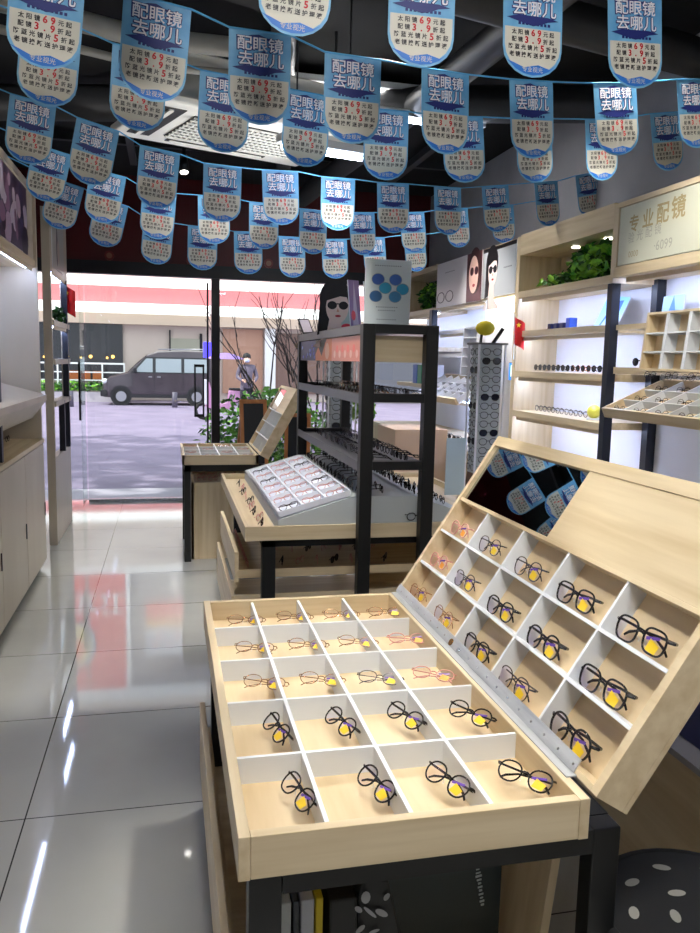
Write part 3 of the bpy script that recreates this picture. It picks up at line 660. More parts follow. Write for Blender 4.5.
# ================================================================ FAR TABLE BY THE DOOR
T3 = thing('display_table', 'small pale wood display table with raised lid near the glass door', 'display table', (.4, 6.65, 0))
a0, a1, b0, b1 = .10, .69, 6.2, 7.1
mb = MB(); mb.box(a0, a1, b0, b0+.02, .775, .85, woodX); mb.box(a0, a1, b1-.02, b1, .775, .85, woodX); mb.box(a0, a0+.02, b0, b1, .775, .85, woodY); mb.box(a1-.02, a1, b0, b1, .775, .85, woodY); part('tray_rim', mb, T3)
part('tray_base', MB().box(a0+.02, a1-.02, b0+.02, b1-.02, .80, .81, woodF), T3)
for x in (.245, .39, .54): part('divider', MB().box(x-.005, x+.005, b0+.02, b1-.02, .81, .846, white), T3)
for y in (6.42, 6.65, 6.88): part('divider', MB().box(a0+.02, a1-.02, y-.005, y+.005, .81, .845, white), T3)
for lx in (.115, .70):
    for ly in (6.22, 7.03): part('leg', MB().box(lx, lx+.05, ly, ly+.05, 0, .774, black), T3)
part('frame_rail', MB().box(.115, .75, 6.22, 6.27, .72, .774, black).box(.115, .165, 6.27, 7.03, .72, .774, black), T3)
t3 = R(61); M3 = frame((.70, 7.1, .85), (0, -1, 0), (math.cos(t3), 0, math.sin(t3)), (-math.sin(t3), 0, math.cos(t3)))
mb = MB(M3); mb.box(0, .9, 0, .60, -.08, -.065, woodY); mb.box(0, .02, 0, .6, -.065, 0, woodY); mb.box(.88, .9, 0, .6, -.065, 0, woodY); mb.box(.02, .88, 0, .015, -.065, 0, woodY); mb.box(.02, .88, .57, .6, -.065, 0, woodY); mb.box(.45, .88, .37, .57, -.065, -.002, woodY)
l3 = part('lid', mb, T3, 'raised lid of the small table')
part('mirror', MB(M3).box(.02, .45, .38, .57, -.02, -.01, mirror), l3)
for x in (.235, .45, .665): part('divider', MB(M3).box(x-.005, x+.005, .015, .37, -.065, -.003, white), l3)
for y in (.13, .25, .37): part('divider', MB(M3).box(.02, .88, y-.005, y+.005, -.065, -.003, white), l3)
for i in range(4):
    for j in range(4):
        if (i+j) % 2: low('pink', (.175+i*.147, 6.30+j*.23, .812), R(random.uniform(-15, 15)), 'in the door table tray, %s column, %s row' % (ordn(i), ordn(j)), 'glasses in the door table tray', R(-20), .7)
for i in range(4):
    for j in range(3): low('mix', (.13+i*.215, .03+j*.12, -.062), R(180) if False else 0, 'in the door table lid, %s column, %s row' % (ordn(i), ordn(j)), 'glasses in the door table lid', R(-70), .9, M3)
cb = thing('storage_bin', 'pale wood open bin of pink glasses under the door table', 'storage bin', (.36, 6.6, 0))
part('body', MB().box(.17, .19, 6.3, 7.0, .0, .69, woodZ).box(.60, .62, 6.3, 7.0, 0, .69, woodZ).box(.17, .62, 6.3, 6.32, 0, .62, woodZ).box(.17, .62, 6.98, 7.0, 0, .69, woodZ).box(.19, .60, 6.32, 6.98, .60, .61, woodZ), cb)
for j in range(8): low('pink', (.26+(j % 4)*.09, 6.42+(j//4)*.2, .612), R(60+random.uniform(-30, 30)), 'in the wooden bin under the door table, %s row, %s from the left' % (['front', 'rear'][j//4], ordn(j % 4)), 'glasses in the bin', 0, .9)
orw = noisy('orange_pine', (196, 130, 72), (170, 104, 54), (20, 20, 2), .5)
chalk = mat('blackboard', (26, 30, 34), .6)
for i, (x, y, w, h, an, lb) in enumerate([(.83, 7.6, .27, 1.22, 8, 'blackboard in an orange pine frame behind the door table'), (1.24, 7.75, .26, 1.08, -14, 'smaller blackboard in an orange frame leaning by the stand')]):
    M = Matrix.Translation((x, y, 0)) @ Matrix.Rotation(R(an), 4, 'Z') @ Matrix.Rotation(R(-8), 4, 'X')
    t = thing('chalkboard_easel', lb, 'chalkboard', M=M)
    part('board', MB(M).box(-w/2+.03, w/2-.03, -.006, .006, .25, h-.04, chalk), t)
    mb = MB(M); mb.box(-w/2, -w/2+.035, -.015, .015, 0, h, orw); mb.box(w/2-.035, w/2, -.015, .015, 0, h, orw); mb.box(-w/2, w/2, -.014, .014, h-.04, h, orw); mb.box(-w/2, w/2, -.014, .014, .22, .26, orw); part('frame', mb, t)
    M2 = M @ Matrix.Translation((0, .0, h-.03)) @ Matrix.Rotation(R(30), 4, 'X')
    part('back_leg', MB(M2).box(-w/2+.02, -w/2+.05, .0, .02, -h*1.0, 0, orw).box(w/2-.05, w/2-.02, .0, .02, -h*1.0, 0, orw), t)

# ================================================================ RIGHT WALL UNITS
leafm = noisy('ivy_leaf', (60, 140, 34), (150, 204, 60), (14, 14, 14), .4); leafd = noisy('ivy_leaf_dark', (18, 60, 18), (50, 112, 34), (14, 14, 14), .45)
def leaves(mb, c, rad, n, size, ms, rnd=random, floor_z=None):
    for _ in range(n):
        while True:
            p = Vector((rnd.uniform(-1, 1), rnd.uniform(-1, 1), rnd.uniform(-1, 1)))
            if p.length < 1: break
        p = Vector((c[0]+p.x*rad[0], c[1]+p.y*rad[1], c[2]+p.z*rad[2]))
        if floor_z is not None and p.z < floor_z+size*.4: p.z = floor_z+size*.4+rnd.random()*.02
        s = size*rnd.uniform(.6, 1.2); M = Matrix.Translation(p) @ Euler((rnd.uniform(-1.2, 1.2), rnd.uniform(-1.2, 1.2), rnd.uniform(0, 6.3))).to_matrix().to_4x4()
        mb.add([(0, -s*.5, 0), (s*.34, -s*.1, s*.08), (s*.2, s*.3, s*.04), (0, s*.6, 0), (-s*.2, s*.3, s*.04), (-s*.34, -s*.1, s*.08), (0, 0, -.02*s)], [(6, 0, 1), (6, 1, 2), (6, 2, 3), (6, 3, 4), (6, 4, 5), (6, 5, 0)], rnd.choice(ms), M=M)
SX = 2.6
Lref = [None]
def ledstrip(parent, y0, y1, x, z):
    sgn = 1 if x < 0 else -1
    if parent is not Lref[0]: part('front_lip', MB().box(x+sgn*.035-.006, x+sgn*.035+.006, y0, y1, z-.028, z, woodY), parent)
    part('led_strip', MB().box(x-.012, x+.012, y0, y1, z-.008, z, led), parent, 'white glowing strip under the shelf')
# bay with niche
B = thing('wall_shelf', 'pale wood wall shelf bay with plant niche and three lit shelves', 'wall shelf', (2.78, 5.03, 0))
ya, yb = 4.40, 5.72
part('side_panel', MB().box(SX, RX-.005, yb-.03, yb+.03, 0, 2.56, woodZ), B)
part('side_panel', MB().box(SX, RX-.005, ya-.03, ya-.0, 2.10, 2.56, woodZ), B)
part('niche', MB().box(SX, RX-.005, ya, yb-.03, 2.42, 2.57, woodY).box(RX-.03, RX-.005, ya, yb-.03, 2.15, 2.5, woodY).box(SX, RX-.03, ya, yb-.03, 2.10, 2.15, woodY), B, bevel=.002)
for z in (1.81, 1.51, 1.21): part('shelf', MB().box(SX, RX-.03, ya+.02, yb-.03, z, z+.045, woodY), B, bevel=.002); 
part('back_panel', MB().box(RX-.028, RX-.008, ya, yb-.03, .5, 2.1, whiteb), B)
part('counter', MB().box(2.45, RX-.03, ya, yb-.03, .88, .92, woodY).box(2.47, RX-.05, ya, yb-.03, 0, .88, woodZ), B)
for z in (2.10, 1.81, 1.51, 1.21): ledstrip(B, ya+.05, yb-.06, SX+.06, z-.001)
for k in range(2):
    y = 4.72+k*.42; mb = MB(); mb.cyl((2.76, y, 2.412), .026, .007, ledw, 16); mb.cyl((2.72, y, 2.490), .038, .004, white, 16) if False else None
    part('downlight', mb, B, 'small round downlight in the niche')
mb = MB(); leaves(mb, (2.76, 4.78, 2.26), (.15, .36, .15), 620, .072, [leafm, leafd, leafm], floor_z=2.152); leaves(mb, (2.74, 5.2, 2.2), (.12, .36, .05), 150, .06, [leafd, leafm], floor_z=2.152)
solo('ivy_plant', mb, 'bushy green ivy in the lit niche of the right wall shelf', 'plant', None, (2.75, 4.8, 2.15))
# blue promo on upper shelf
def d_blue(mb, w, h):
    mb.poly([(0, 0), (w, 0), (w, h), (0, h)], ad(150, 214, 244), .0006)
    mb.poly([(w*.2, h*.05), (w*.45, h*.85), (w*.8, h*.9), (w*.85, h*.3), (w*.7, h*.3), (w*.66, h*.72), (w*.5, h*.72), (w*.3, h*.1)], ad(40, 110, 214), .001)
    mb.ell(w*.62, h*.45, w*.13, h*.16, ad(26, 70, 170), .0014)
art_board('shelf_sign', 'light blue tilted sign on the upper lit shelf of the right wall', 'sign', frame((2.80, 4.92, 1.857), (.1, -.99, 0), (.25, -.30, .92), (-.9, 0, .3)), .34, .235, d_blue)
for j in range(4):
    mb = MB(); mb.box(2.68, 2.74, 5.02+j*.09, 5.075+j*.09, 1.856, 1.90+.03*(j == 0), mat('navy_case', (24, 30, 70), .3) if j else mat('blue_case', (60, 90, 190), .3))
    solo('glasses_case', mb, 'small %s case on the upper lit shelf, %s from the right' % ('navy' if j else 'bright blue', ordn(j)), 'case', 'cases on the upper shelf', (2.71, 5.05+j*.09, 1.856), bevel=.006)
for j in range(8): low(random.choice(('sun', 'gold', 'sun')), (2.70, 4.52+j*.14, 1.556), R(-90), 'on the second lit shelf of the right wall, %s from the right' % ordn(j), 'sunglasses on the second right shelf', 0, 1.)
for j in range(6): low('clear', (2.70, 4.80+j*.13, 1.256), R(-90), 'on the third lit shelf of the right wall, %s from the right' % ordn(j), 'glasses on the third right shelf', 0, .95)
mb = MB(); mb.cyl((2.70, 4.66, 1.256), .045, .012, white, 16); mb.sphere((2.70, 4.66, 1.31), .045, mat('yellow_ball', (232, 226, 90), .4)); solo('yellow_ornament', mb, 'round yellow ornament on the third lit shelf', 'ornament', None, (2.70, 4.66, 1.256))
def flag(x, y, z, w, h, label, star=True):
    t = thing('hand_flag', label, 'flag', (x, y, z)); rd = ad(222, 32, 30)
    pts = []; n = 8; vs = []; fs = []
    for i in range(n+1):
        for j in (0, 1): vs.append((x+w*i/n, y+.012*math.sin(i*.9), z-h*j-.25*h*i/n))
    for i in range(n): fs.append((2*i, 2*i+1, 2*i+3, 2*i+2))
    mb = MB(); mb.add(vs, fs, rd, True); part('cloth', mb, t)
    part('staff', MB().tube([(x, y+.004, z+.02), (x+.01, y+.01, z-h-.12)], .004, white, 6), t)
    if star:
        ms = MB(frame((x+w*.3, y-.004, z-h*.32), (1, 0, 0), (0, 0, 1), (0, -1, 0)))
        ms.poly([((.022 if k % 2 == 0 else .009)*math.sin(math.pi*k/5), (.022 if k % 2 == 0 else .009)*math.cos(math.pi*k/5)) for k in range(10)], ad(250, 214, 40), .012); part('star', ms, t, 'yellow star on the red flag')
flag(2.54, 5.60, 1.96, .09, .20, 'small red flag clipped to the right wall shelf beside the spinner')
# header sign bay and tray unit (nearest right)
Bn = thing('wall_shelf', 'nearest right wall display unit with cream header sign and lit white back', 'wall shelf', (2.78, 3.2, 0))
yc = 2.0
part('header', MB().box(SX, RX-.005, yc, 4.37, 2.13, 2.19, woodY).box(SX, RX-.005, yc, 4.37, 2.53, 2.56, woodY).box(SX, SX+.02, 4.345, 4.37, 2.19, 2.53, woodZ), Bn, bevel=.002)
part('back_panel', MB().box(RX-.028, RX-.008, yc, 4.36, .5, 2.13, whiteb), Bn)
part('post', MB().box(SX-.015, SX+.04, 4.34, 4.395, 0, 2.095, blackb), Bn, 'dark blue-black front post')
part('post', MB().box(RX-.09, RX-.03, 4.33, 4.39, 0, 2.13, blackb), Bn, 'dark blue-black rear post')
part('post', MB().box(SX-.015, SX+.04, yc, yc+.055, 0, 2.13, blackb), Bn)
part('counter', MB().box(2.47, RX-.03, yc, 4.33, .84, .88, woodY).box(2.49, RX-.05, yc, 4.33, 0, .84, woodZ), Bn)
ledstrip(Bn, yc+.1, 4.32, SX+.10, 2.129)
cream = mat('cream_sign_face', (206, 206, 186), .35)
Ms = frame((SX+.004, 4.335, 2.195), (0, -1, 0), (0, 0, 1), (-1, 0, 0))
hs = MB(Ms); hs.box(0, 2.3, 0, .33, -.012, 0, cream)
sg = thing('header_sign', 'cream header sign with faint gold Chinese lettering on the right wall', 'sign', M=Ms); part('panel', hs, sg)
gl = mat('sign_gold_ink', (168, 150, 104), .35); gl2 = mat('sign_grey_ink', (168, 166, 150), .4)
mb = MB(Ms)
for i, ch in enumerate('专业配镜'): text(mb, ch, .15+i*.135, .215+.006*i, .10+.008*i, gl, .001, 1, .02)
for i, ch in enumerate('验光配镜'): text(mb, ch, .13+i*.085, .14+.004*i, .065, gl2, .001)
text(mb, '·6099', .44, .065, .075, gl2, .001); text(mb, '0000', .16, .05, .05, gl, .001)
part('lettering', mb, sg)
# tray and upright compartments on that unit
tw = thing('compartment_tray', 'pale wood compartment tray sloping out from the nearest right wall unit', 'tray', (2.45, 3.0, 1.3))
Mt = frame((2.30, 3.86, 1.33), (0, -1, 0), (math.cos(R(24)), 0, math.sin(R(24))), (-math.sin(R(24)), 0, math.cos(R(24))))
part('rim', MB(Mt).box(0, 1.8, 0, .015, 0, .055, woodY).box(0, 1.8, .385, .40, 0, .055, woodY).box(0, .015, .015, .385, 0, .055, woodY).box(0, 1.8, .015, .385, 0, .008, woodF), tw, bevel=.001)
for i in range(1, 10): part('divider', MB(Mt).box(i*.185-.005, i*.185+.005, .015, .385, .008, .05, white), tw)
for j in (1, 2): part('divider', MB(Mt).box(.015, 1.8, j*.133-.004, j*.133+.004, .008, .048, white), tw)
for i in range(5):
    for j in range(3): low('mix', (.10+i*.185, .03+j*.133, .012), 0, 'in the sloping right tray, %s from the post, %s row' % (ordn(i), ['lower', 'middle', 'upper'][j]), 'glasses in the sloping tray', R(-30), .85, Mt)
tv = thing('compartment_rack', 'upright pale wood compartment rack above the sloping tray at the right', 'rack', (2.6, 3.0, 1.6))
Mv = frame((2.50, 3.88, 1.585), (0, -1, 0), (.10, 0, .995), (-.995, 0, .10))
part('frame', MB(Mv).box(0, 1.8, 0, .012, -.07, 0, woodY).box(0, 1.8, .30, .312, -.07, 0, woodY).box(0, .012, .012, .30, -.07, 0, woodZ).box(0, 1.8, .0, .312, -.08, -.07, woodF), tv)
for i in range(1, 10): part('divider', MB(Mv).box(i*.185-.012, i*.185+.012, .012, .30, -.07, -.002, white), tv)
for j in (1, 2): part('divider', MB(Mv).box(.012, 1.8, j*.1-.004, j*.1+.004, -.07, -.003, white), tv)
for i in range(4):
    for j in range(3): low('mix', (.10+i*.185, .008+j*.1, -.045), 0, 'in the upright rack at the right, %s from the post, %s row' % (ordn(i), ['lower', 'middle', 'upper'][j]), 'glasses in the upright rack', 0, .8, Mv @ Matrix.Rotation(R(-90), 4, 'X'))
for j in range(2): low('sun', (2.72, 4.22-j*.17, 1.60), R(-90), 'on the ledge behind the dark right post, %s' % ('left one' if j == 0 else 'right one'), 'sunglasses behind the post', 0, 1.1)
part('ledge', MB().box(2.62, RX-.03, 3.95, 4.33, 1.56, 1.60, woodY).box(2.62, RX-.03, 3.95, 4.33, 1.82, 1.85, woodY), Bn)
art_board('shelf_sign', 'pale blue card on the ledge behind the dark right post', 'sign', frame((2.85, 4.24, 1.851), (0, -1, 0), (.1, 0, .99), (-.99, 0, .1)), .2, .17, d_pl((170, 206, 240), (90, 140, 220)))
# posters bay + white lit unit (farther right)
Bf = thing('wall_shelf', 'farther right wall unit with poster header and white lit shelves', 'wall shelf', (2.78, 6.9, 0))
part('header', MB().box(SX+.01, RX-.005, 5.76, 7.60, 2.13, 2.17, woodY).box(SX+.01, RX-.005, 5.76, 7.60, 2.52, 2.56, woodY).box(SX+.01, SX+.03, 5.76, 7.6, 2.17, 2.52, woodY), Bf)
part('back_panel', MB().box(RX-.028, RX-.008, 5.76, 8.9, .3, 2.13, whiteb), Bf)
part('post', MB().box(SX-.06, SX, 7.55, 7.62, 0, 2.12, blackb), Bf); part('post', MB().box(SX-.05, SX, 6.30, 6.35, 0, 1.25, blackb), Bf)
part('side_panel', MB().box(SX-.01, RX-.01, 6.28, 6.30, .9, 2.13, whiteb), Bf)
for z in (1.88, 1.66): part('shelf', MB().box(SX, RX-.03, 6.3, 7.55, z, z+.03, whiteb), Bf)
part('counter', MB().box(2.3, RX-.03, 5.76, 8.9, .86, .92, woodY).box(2.32, RX-.05, 5.76, 8.9, 0, .86, woodZ), Bf)
ledstrip(Bf, 6.4, 7.5, SX+.06, 2.129); ledstrip(Bf, 6.4, 7.5, SX+.06, 1.879); ledstrip(Bf, 6.4, 7.5, SX+.06, 1.25); ledstrip(Bf, 7.7, 8.8, SX+.06, 2.10)
part('light_box', MB().box(SX, RX-.03, 5.77, 6.27, 2.04, 2.125, mat('lit_diffuser', (255, 252, 244), .5, emit=3.)), Bf, 'glowing white light box under the posters')
part('shelf', MB().box(SX-.0, RX-.03, 7.62, 8.9, 2.10, 2.15, woodY).box(SX, RX-.03, 7.62, 8.9, 2.52, 2.57, woodY).box(SX, RX-.03, 8.87, 8.9, 2.15, 2.52, woodZ).box(SX, RX-.03, 7.62, 8.9, 1.72, 1.76, woodY).box(SX, RX-.03, 7.62, 8.9, 1.34, 1.38, woodY), Bf)
Mp = frame((SX, 6.42, 2.15), (0, -1, 0), (0, 0, 1), (-1, 0, 0))
def d_w2(mb, w, h):
    mb.poly([(.002, .002), (w-.002, .002), (w-.002, h-.002), (.002, h-.002)], ad(176, 180, 184), .0006); woman(mb, w*.30, h*.52, .62, ad(22, 20, 24), ad(232, 212, 204))
    for k in range(8): mb.box(w*.66+k*.02, w*.66+k*.02+.012, h*.52, h*.545, .0008, .001, ad(90, 92, 98))
    mb.box(0, w, h-.03, h, .0006, .0009, ad(30, 26, 28))
art_board('wall_poster', 'grey poster of a woman in round sunglasses, black hair, on the right wall header', 'poster', Mp, .66, .40, d_w2)
Mp = frame((SX, 7.60, 2.14), (0, -1, 0), (0, 0, 1), (-1, 0, 0))
def d_w3(mb, w, h):
    mb.poly([(.002, .002), (w-.002, .002), (w-.002, h-.002), (.002, h-.002)], ad(226, 222, 224), .0006); mb.poly([(w*.70, 0), (w, 0), (w, h), (w*.70, h)], ad(96, 60, 66), .0008); 
    mb.ell(w*.86, h*.62, .16, .20, ad(60, 34, 36), .0010, 24); mb.ell(w*.84, h*.55, .11, .16, ad(226, 186, 172), .0014, 24)
    for sx in (-1, 1): mb.ell(w*.85+sx*.05, h*.62, .042, .036, ad(60, 30, 40), .0018); mb.tube([(w*.22+sx*.12+.10*math.cos(a_), h*.22+.05*math.sin(a_), .001) for a_ in [k*.524 for k in range(12)]], .004, ad(60, 50, 56), 4, True)
    mb.ell(w*.85, h*.33, .03, .014, ad(170, 50, 60), .0018)
    for k in range(9): mb.box(w*.2+k*.03, w*.2+k*.03+.02, h*.75, h*.77, .0008, .001, ad(150, 140, 146))
art_board('wall_poster', 'pale poster with a woman\'s face beside wire glasses on the right wall header', 'poster', Mp, 1.16, .42, d_w3)
mb = MB(); leaves(mb, (2.76, 8.1, 2.30), (.14, .42, .15), 380, .075, [leafd, leafm, leafd], floor_z=2.152)
solo('ivy_plant', mb, 'dark green ivy in the farther niche above the black stand', 'plant', None, (2.75, 8.1, 2.15))
tr = thing('compartment_tray', 'pale wood tray of white compartments on the farther right unit', 'tray', (2.45, 6.6, 1.25))
Mt2 = frame((2.38, 7.5, 1.25), (0, -1, 0), (math.cos(R(30)), 0, math.sin(R(30))), (-math.sin(R(30)), 0, math.cos(R(30))))
part('rim', MB(Mt2).box(0, 1.18, 0, .02, 0, .06, woodY).box(0, 1.18, .38, .40, 0, .06, woodY).box(0, 1.18, .02, .38, 0, .01, whiteb), tr)
for i in range(0, 7): part('divider', MB(Mt2).box(i*.193-.0, i*.193+.01, .02, .38, .01, .055, whiteb), tr)
for j in (1, 2): part('divider', MB(Mt2).box(.0, 1.18, j*.13-.004, j*.13+.004, .01, .05, whiteb), tr)
for i in range(5): low('mix', (.10+i*.193, .16, .012), 0, 'in the farther right tray, %s from the far end' % ordn(i), 'glasses in the farther tray', R(-30), .85, Mt2)
fr = thing('compartment_rack', 'narrow white upright compartment rack on the farther right unit', 'rack', (2.5, 6.3, 1.5))
Mf = frame((2.46, 6.50, 1.50), (0, -1, 0), (.05, 0, .999), (-.999, 0, .05))
part('frame', MB(Mf).box(0, .32, 0, .42, -.07, -.06, whiteb).box(0, .012, 0, .42, -.06, 0, whiteb).box(.308, .32, 0, .42, -.06, 0, whiteb).box(0, .32, .408, .42, -.06, 0, whiteb), fr)
for j in range(6): part('divider', MB(Mf).box(.012, .308, j*.08-.003, j*.08+.004, -.06, 0, whiteb), fr)
for j in range(5): low('sun', (.16, .012+j*.08, -.03), 0, 'in the narrow white rack, %s from below' % ordn(j), 'glasses in the narrow rack', 0, .8, Mf @ Matrix.Rotation(R(-90), 4, 'X'))
for j in range(5): low('sun', (2.45, 6.5+j*.22, .921), R(-80), 'on the far right counter, %s from the near end' % ordn(j), 'sunglasses on the far counter', 0, 1.)
scr = MB(); scr.box(2.80, 2.83, 5.98, 6.24, 1.47, 1.62, black); t = thing('lit_sign', 'small lit blue sign with white letters behind the spinner', 'sign', (2.8, 6.1, 1.47)); part('case', scr, t)
Mk = frame((2.798, 6.235, 1.475), (0, -1, 0), (0, 0, 1), (-1, 0, 0)); mb = MB(Mk); mb.box(0, .25, 0, .14, -.001, .0005, mat('screen_blue', (30, 120, 220), .3, emit=1.2)); text(mb, 'M6', .13, .07, .13, mat('screen_white', (240, 250, 255), .3, emit=1.6), .002, 1.2, .02); part('screen', mb, t)
part('stand', MB().box(2.80, 2.83, 6.05, 6.16, .92, 1.47, white), t)
for j, c in enumerate([(240, 240, 244), (206, 214, 226), (40, 150, 110), (60, 110, 200)]):
    mb = MB(); mb.box(2.62, 2.76, 7.75+j*.16, 7.88+j*.16, 1.381, 1.58, ad(*c)); solo('product_box', mb, '%s box on the far right shelf behind the stand' % ['white', 'pale grey', 'green', 'blue'][j], 'box', 'boxes on the far shelf', (2.7, 7.8+j*.16, 1.381))
# spinner racks
def spinner(cx, cy, z0, z1, rad, label, n, where, toppers):
    t = thing('spinner_rack', label, 'display rack', (cx, cy, 0))
    part('column', MB().box(cx-rad*.72, cx+rad*.72, cy-rad*.72, cy+rad*.72, z0, z1, mat('spinner_body', (186, 194, 196), .4)), t)
    part('pole', MB().cyl((cx, cy, .02), .02, z0, chrome, 12), t); part('base', MB().cyl((cx, cy, 0), .2, .02, black, 24), t)
    part('top_plate', MB().box(cx-rad, cx+rad, cy-rad, cy+rad, z1, z1+.012, greym), t)
    for k in range(4): part('corner_strip', MB().box(cx+(rad-.012)*(1 if k % 2 else -1)-.006, cx+(rad-.012)*(1 if k % 2 else -1)+.006, cy+(rad-.012)*(1 if k//2 else -1)-.006, cy+(rad-.012)*(1 if k//2 else -1)+.006, z0, z1, whiteb), t)
    for j in range(n):
        z = z0+.01+j*(z1-z0-.03)/n
        low(('sun', 'gold', 'sun', 'blue')[j % 4], (cx, cy-rad*.72-.004, z), R(180), 'on the front face of the %s, %s from the bottom' % (where, ordn(j)), 'sunglasses on the front of the '+where, 0, .95*rad/.105) if False else low(('sun', 'clear', 'clear', 'clear')[j % 4], (cx, cy-rad*.72-.012, z), 0, 'on the front face of the %s, %s from the bottom' % (where, ordn(j)), 'glasses on the front of the '+where, 0, 1.05*rad/.105)
        low(('sun', 'clear', 'clear', 'clear')[(j+1) % 4], (cx-rad*.72-.012, cy, z), R(-90), 'on the left face of the %s, %s from the bottom' % (where, ordn(j)), 'glasses on the left of the '+where, 0, 1.05*rad/.105)
    return t
sp = spinner(2.10, 5.05, .86, 1.73, .105, 'white sunglasses spinner rack right of the black stand', 14, 'right spinner rack', 1)
part('topper', MB().sphere((2.08, 5.05, 1.84), (.07, .03, .05), mat('yellow_petal', (236, 210, 40), .5), 10, 6).tube([(2.05, 5.05, 1.74), (2.06, 5.05, 1.82)], .01, black).tube([(2.14, 5.05, 1.74), (2.20, 5.03, 1.84)], .014, black, 6), sp, 'yellow flower shaped topper')
spinner(1.42, 6.60, .70, 1.66, .13, 'sunglasses spinner rack standing behind the black stand', 12, 'spinner behind the stand', 0)
# beige cabinets
mb = MB(); mb.box(1.82, 2.28, 6.25, 6.8, 0, 1.05, mat('pinkish_beige_laminate', (214, 184, 156), .45)); solo('counter_cabinet', mb, 'plain beige counter cabinet behind the black stand', 'cabinet', None, (2.05, 6.5, 0), bevel=.004)
mb = MB(frame((1.745, 4.80, .752), (1, 0, 0), (.05, .12, .99), (0, -.99, .12))); mb.box(0, .13, 0, .37, -.005, 0, mat('pale_blue_board', (184, 204, 214), .35)); mb.box(.13, .14, 0, .36, -.09, 0, whiteb)
solo('acrylic_sign', mb, 'pale blue blank sign board standing on the island right of the stand', 'sign', None, (1.8, 4.8, .752))
mb = MB(); leaves(mb, (1.75, 7.2, 1.15), (.14, .14, .14), 160, .07, [leafm, mat('pale_leaf', (150, 180, 90), .5)])
mb.tube([(1.75, 7.2, .3), (1.75, 7.2, 1.05)], .01, leafd, 6); mb.cyl((1.75, 7.2, 0), .11, .32, white, 18, r2=.14)
solo('potted_plant', mb, 'small light green potted plant seen through the stand shelves', 'plant', None, (1.75, 7.2, 0))
mb = MB(); mb.box(-.02, .02, -.06, .06, 0, .9, mat('dark_brown_wood', (70, 46, 34), .5), M=Matrix.Translation((2.24, 5.64, .6)) @ Matrix.Rotation(R(10), 4, 'Y')); mb.box(2.12, 2.32, 5.58, 5.70, .0, .62, mat('dark_brown_wood', (70, 46, 34), .5))
solo('wooden_stand', mb, 'dark brown leaning wooden post right of the spinner rack', 'stand', None, (2.24, 5.64, 0))

# ================================================================ LEFT WALL UNITS
cabm = noisy('left_cabinet_laminate', (206, 194, 174), (194, 181, 160), (3, 3, 1), .35)
LXF = -.93
Lu = thing('wall_shelf', 'nearer left wall display unit with beige base cupboards and photo header', 'wall shelf', (-1.1, 4.5, 0))
part('base_cabinet', MB().box(LX+.005, LXF, 2.2, 6.25, .05, .95, cabm).box(LX+.005, LXF-.03, 2.2, 6.23, 0, .05, darkf), Lu)
for k in range(5):
    dk = part('cupboard_door', MB().box(LXF, LXF+.016, 2.23+k*.805, 2.23+k*.805+.795, .06, .94, cabm), Lu); 
    part('handle', MB().box(LXF+.016, LXF+.022, 2.23+k*.805+.76, 2.23+k*.805+.775, .4, .5, blackb), dk)
part('worktop', MB().box(LX+.005, LXF+.02, 2.2, 6.26, .95, .98, woodY), Lu)
part('side_panel', MB().box(LX+.005, LXF+.01, 6.21, 6.25, .98, 2.78, cabm), Lu, 'beige far end panel')
part('header', MB().box(LX+.005, LXF, 2.2, 6.21, 2.22, 2.27, woodY).box(LX+.005, LXF, 2.2, 6.21, 2.73, 2.78, cabm).box(LXF-.03, LXF-.01, 2.2, 6.21, 2.27, 2.73, cabm), Lu)
part('back_panel', MB().box(LX+.005, LX+.02, 2.2, 6.21, .98, 2.22, whiteb), Lu)
for z in (1.58,): part('shelf', MB().box(LX+.02, LXF-.02, 2.2, 4.85, z, z+.05, woodY), Lu)
part('post', MB().box(LXF-.03, LXF+.0, 4.82, 4.86, .98, 2.22, blackb), Lu)
part('sloping_tray', MB().prism([(-1.28, 1.02), (-.97, 1.14), (-.87, 1.27), (-.87, 1.31), (-1.28, 1.42)], -6.15, -3.4, cabm, M=Mx), Lu, 'beige sloping tray')
ledstrip(Lu, 2.4, 6.15, LXF-.05, 2.219); 
mb = MB(); mb.box(LX+.02, LXF-.12, 4.9, 6.2, .985, 1.0, white)
for j in range(5): low('mix', (-1.1, 4.9+j*.25, .982), R(90), 'on the left worktop under the sloping tray, %s from the near end' % ordn(j), 'glasses on the left worktop', 0, 1)
def d_lp(mb, w, h):
    mb.poly([(0, 0), (w, 0), (w, h), (0, h)], ad(92, 74, 104), .0006)
    for k in range(26): mb.ell(random.uniform(.08, w-.08), random.uniform(.06, h-.06), random.uniform(.03, .14), random.uniform(.04, .1), random.choice((ad(196, 168, 190), ad(40, 36, 60), ad(150, 110, 140), ad(214, 200, 214), ad(70, 60, 100))), .0008+k*.0001, 14, random.random()*3)
Mq = frame((LXF-.008, 4.95, 2.28), (0, 1, 0), (0, 0, 1), (1, 0, 0))
art_board('wall_poster', 'purple photo collage poster on the left wall header', 'poster', Mq, 1.02, .44, d_lp)
def d_lp2(mb, w, h):
    mb.poly([(0, 0), (w, 0), (w, h), (0, h)], ad(190, 188, 180), .0006); mb.ell(w*.4, h*.5, .05, .17, ad(60, 50, 52), .001, 16); mb.ell(w*.5, h*.4, .07, .10, ad(200, 180, 168), .0012)
art_board('wall_poster', 'narrow pale poster with dark figure on the left header near the door', 'poster', frame((LXF+.012, 7.03, 2.32), (0, 1, 0), (0, 0, 1), (1, 0, 0)), .75, .4, d_lp2)
Lv = thing('wall_shelf', 'farther left wall shelf unit beside the glass door', 'wall shelf', (-1.1, 7.9, 0))
part('base_cabinet', MB().box(-.99, LXF, 6.98, 8.02, 0, .74, cabm), Lv, bevel=.003)
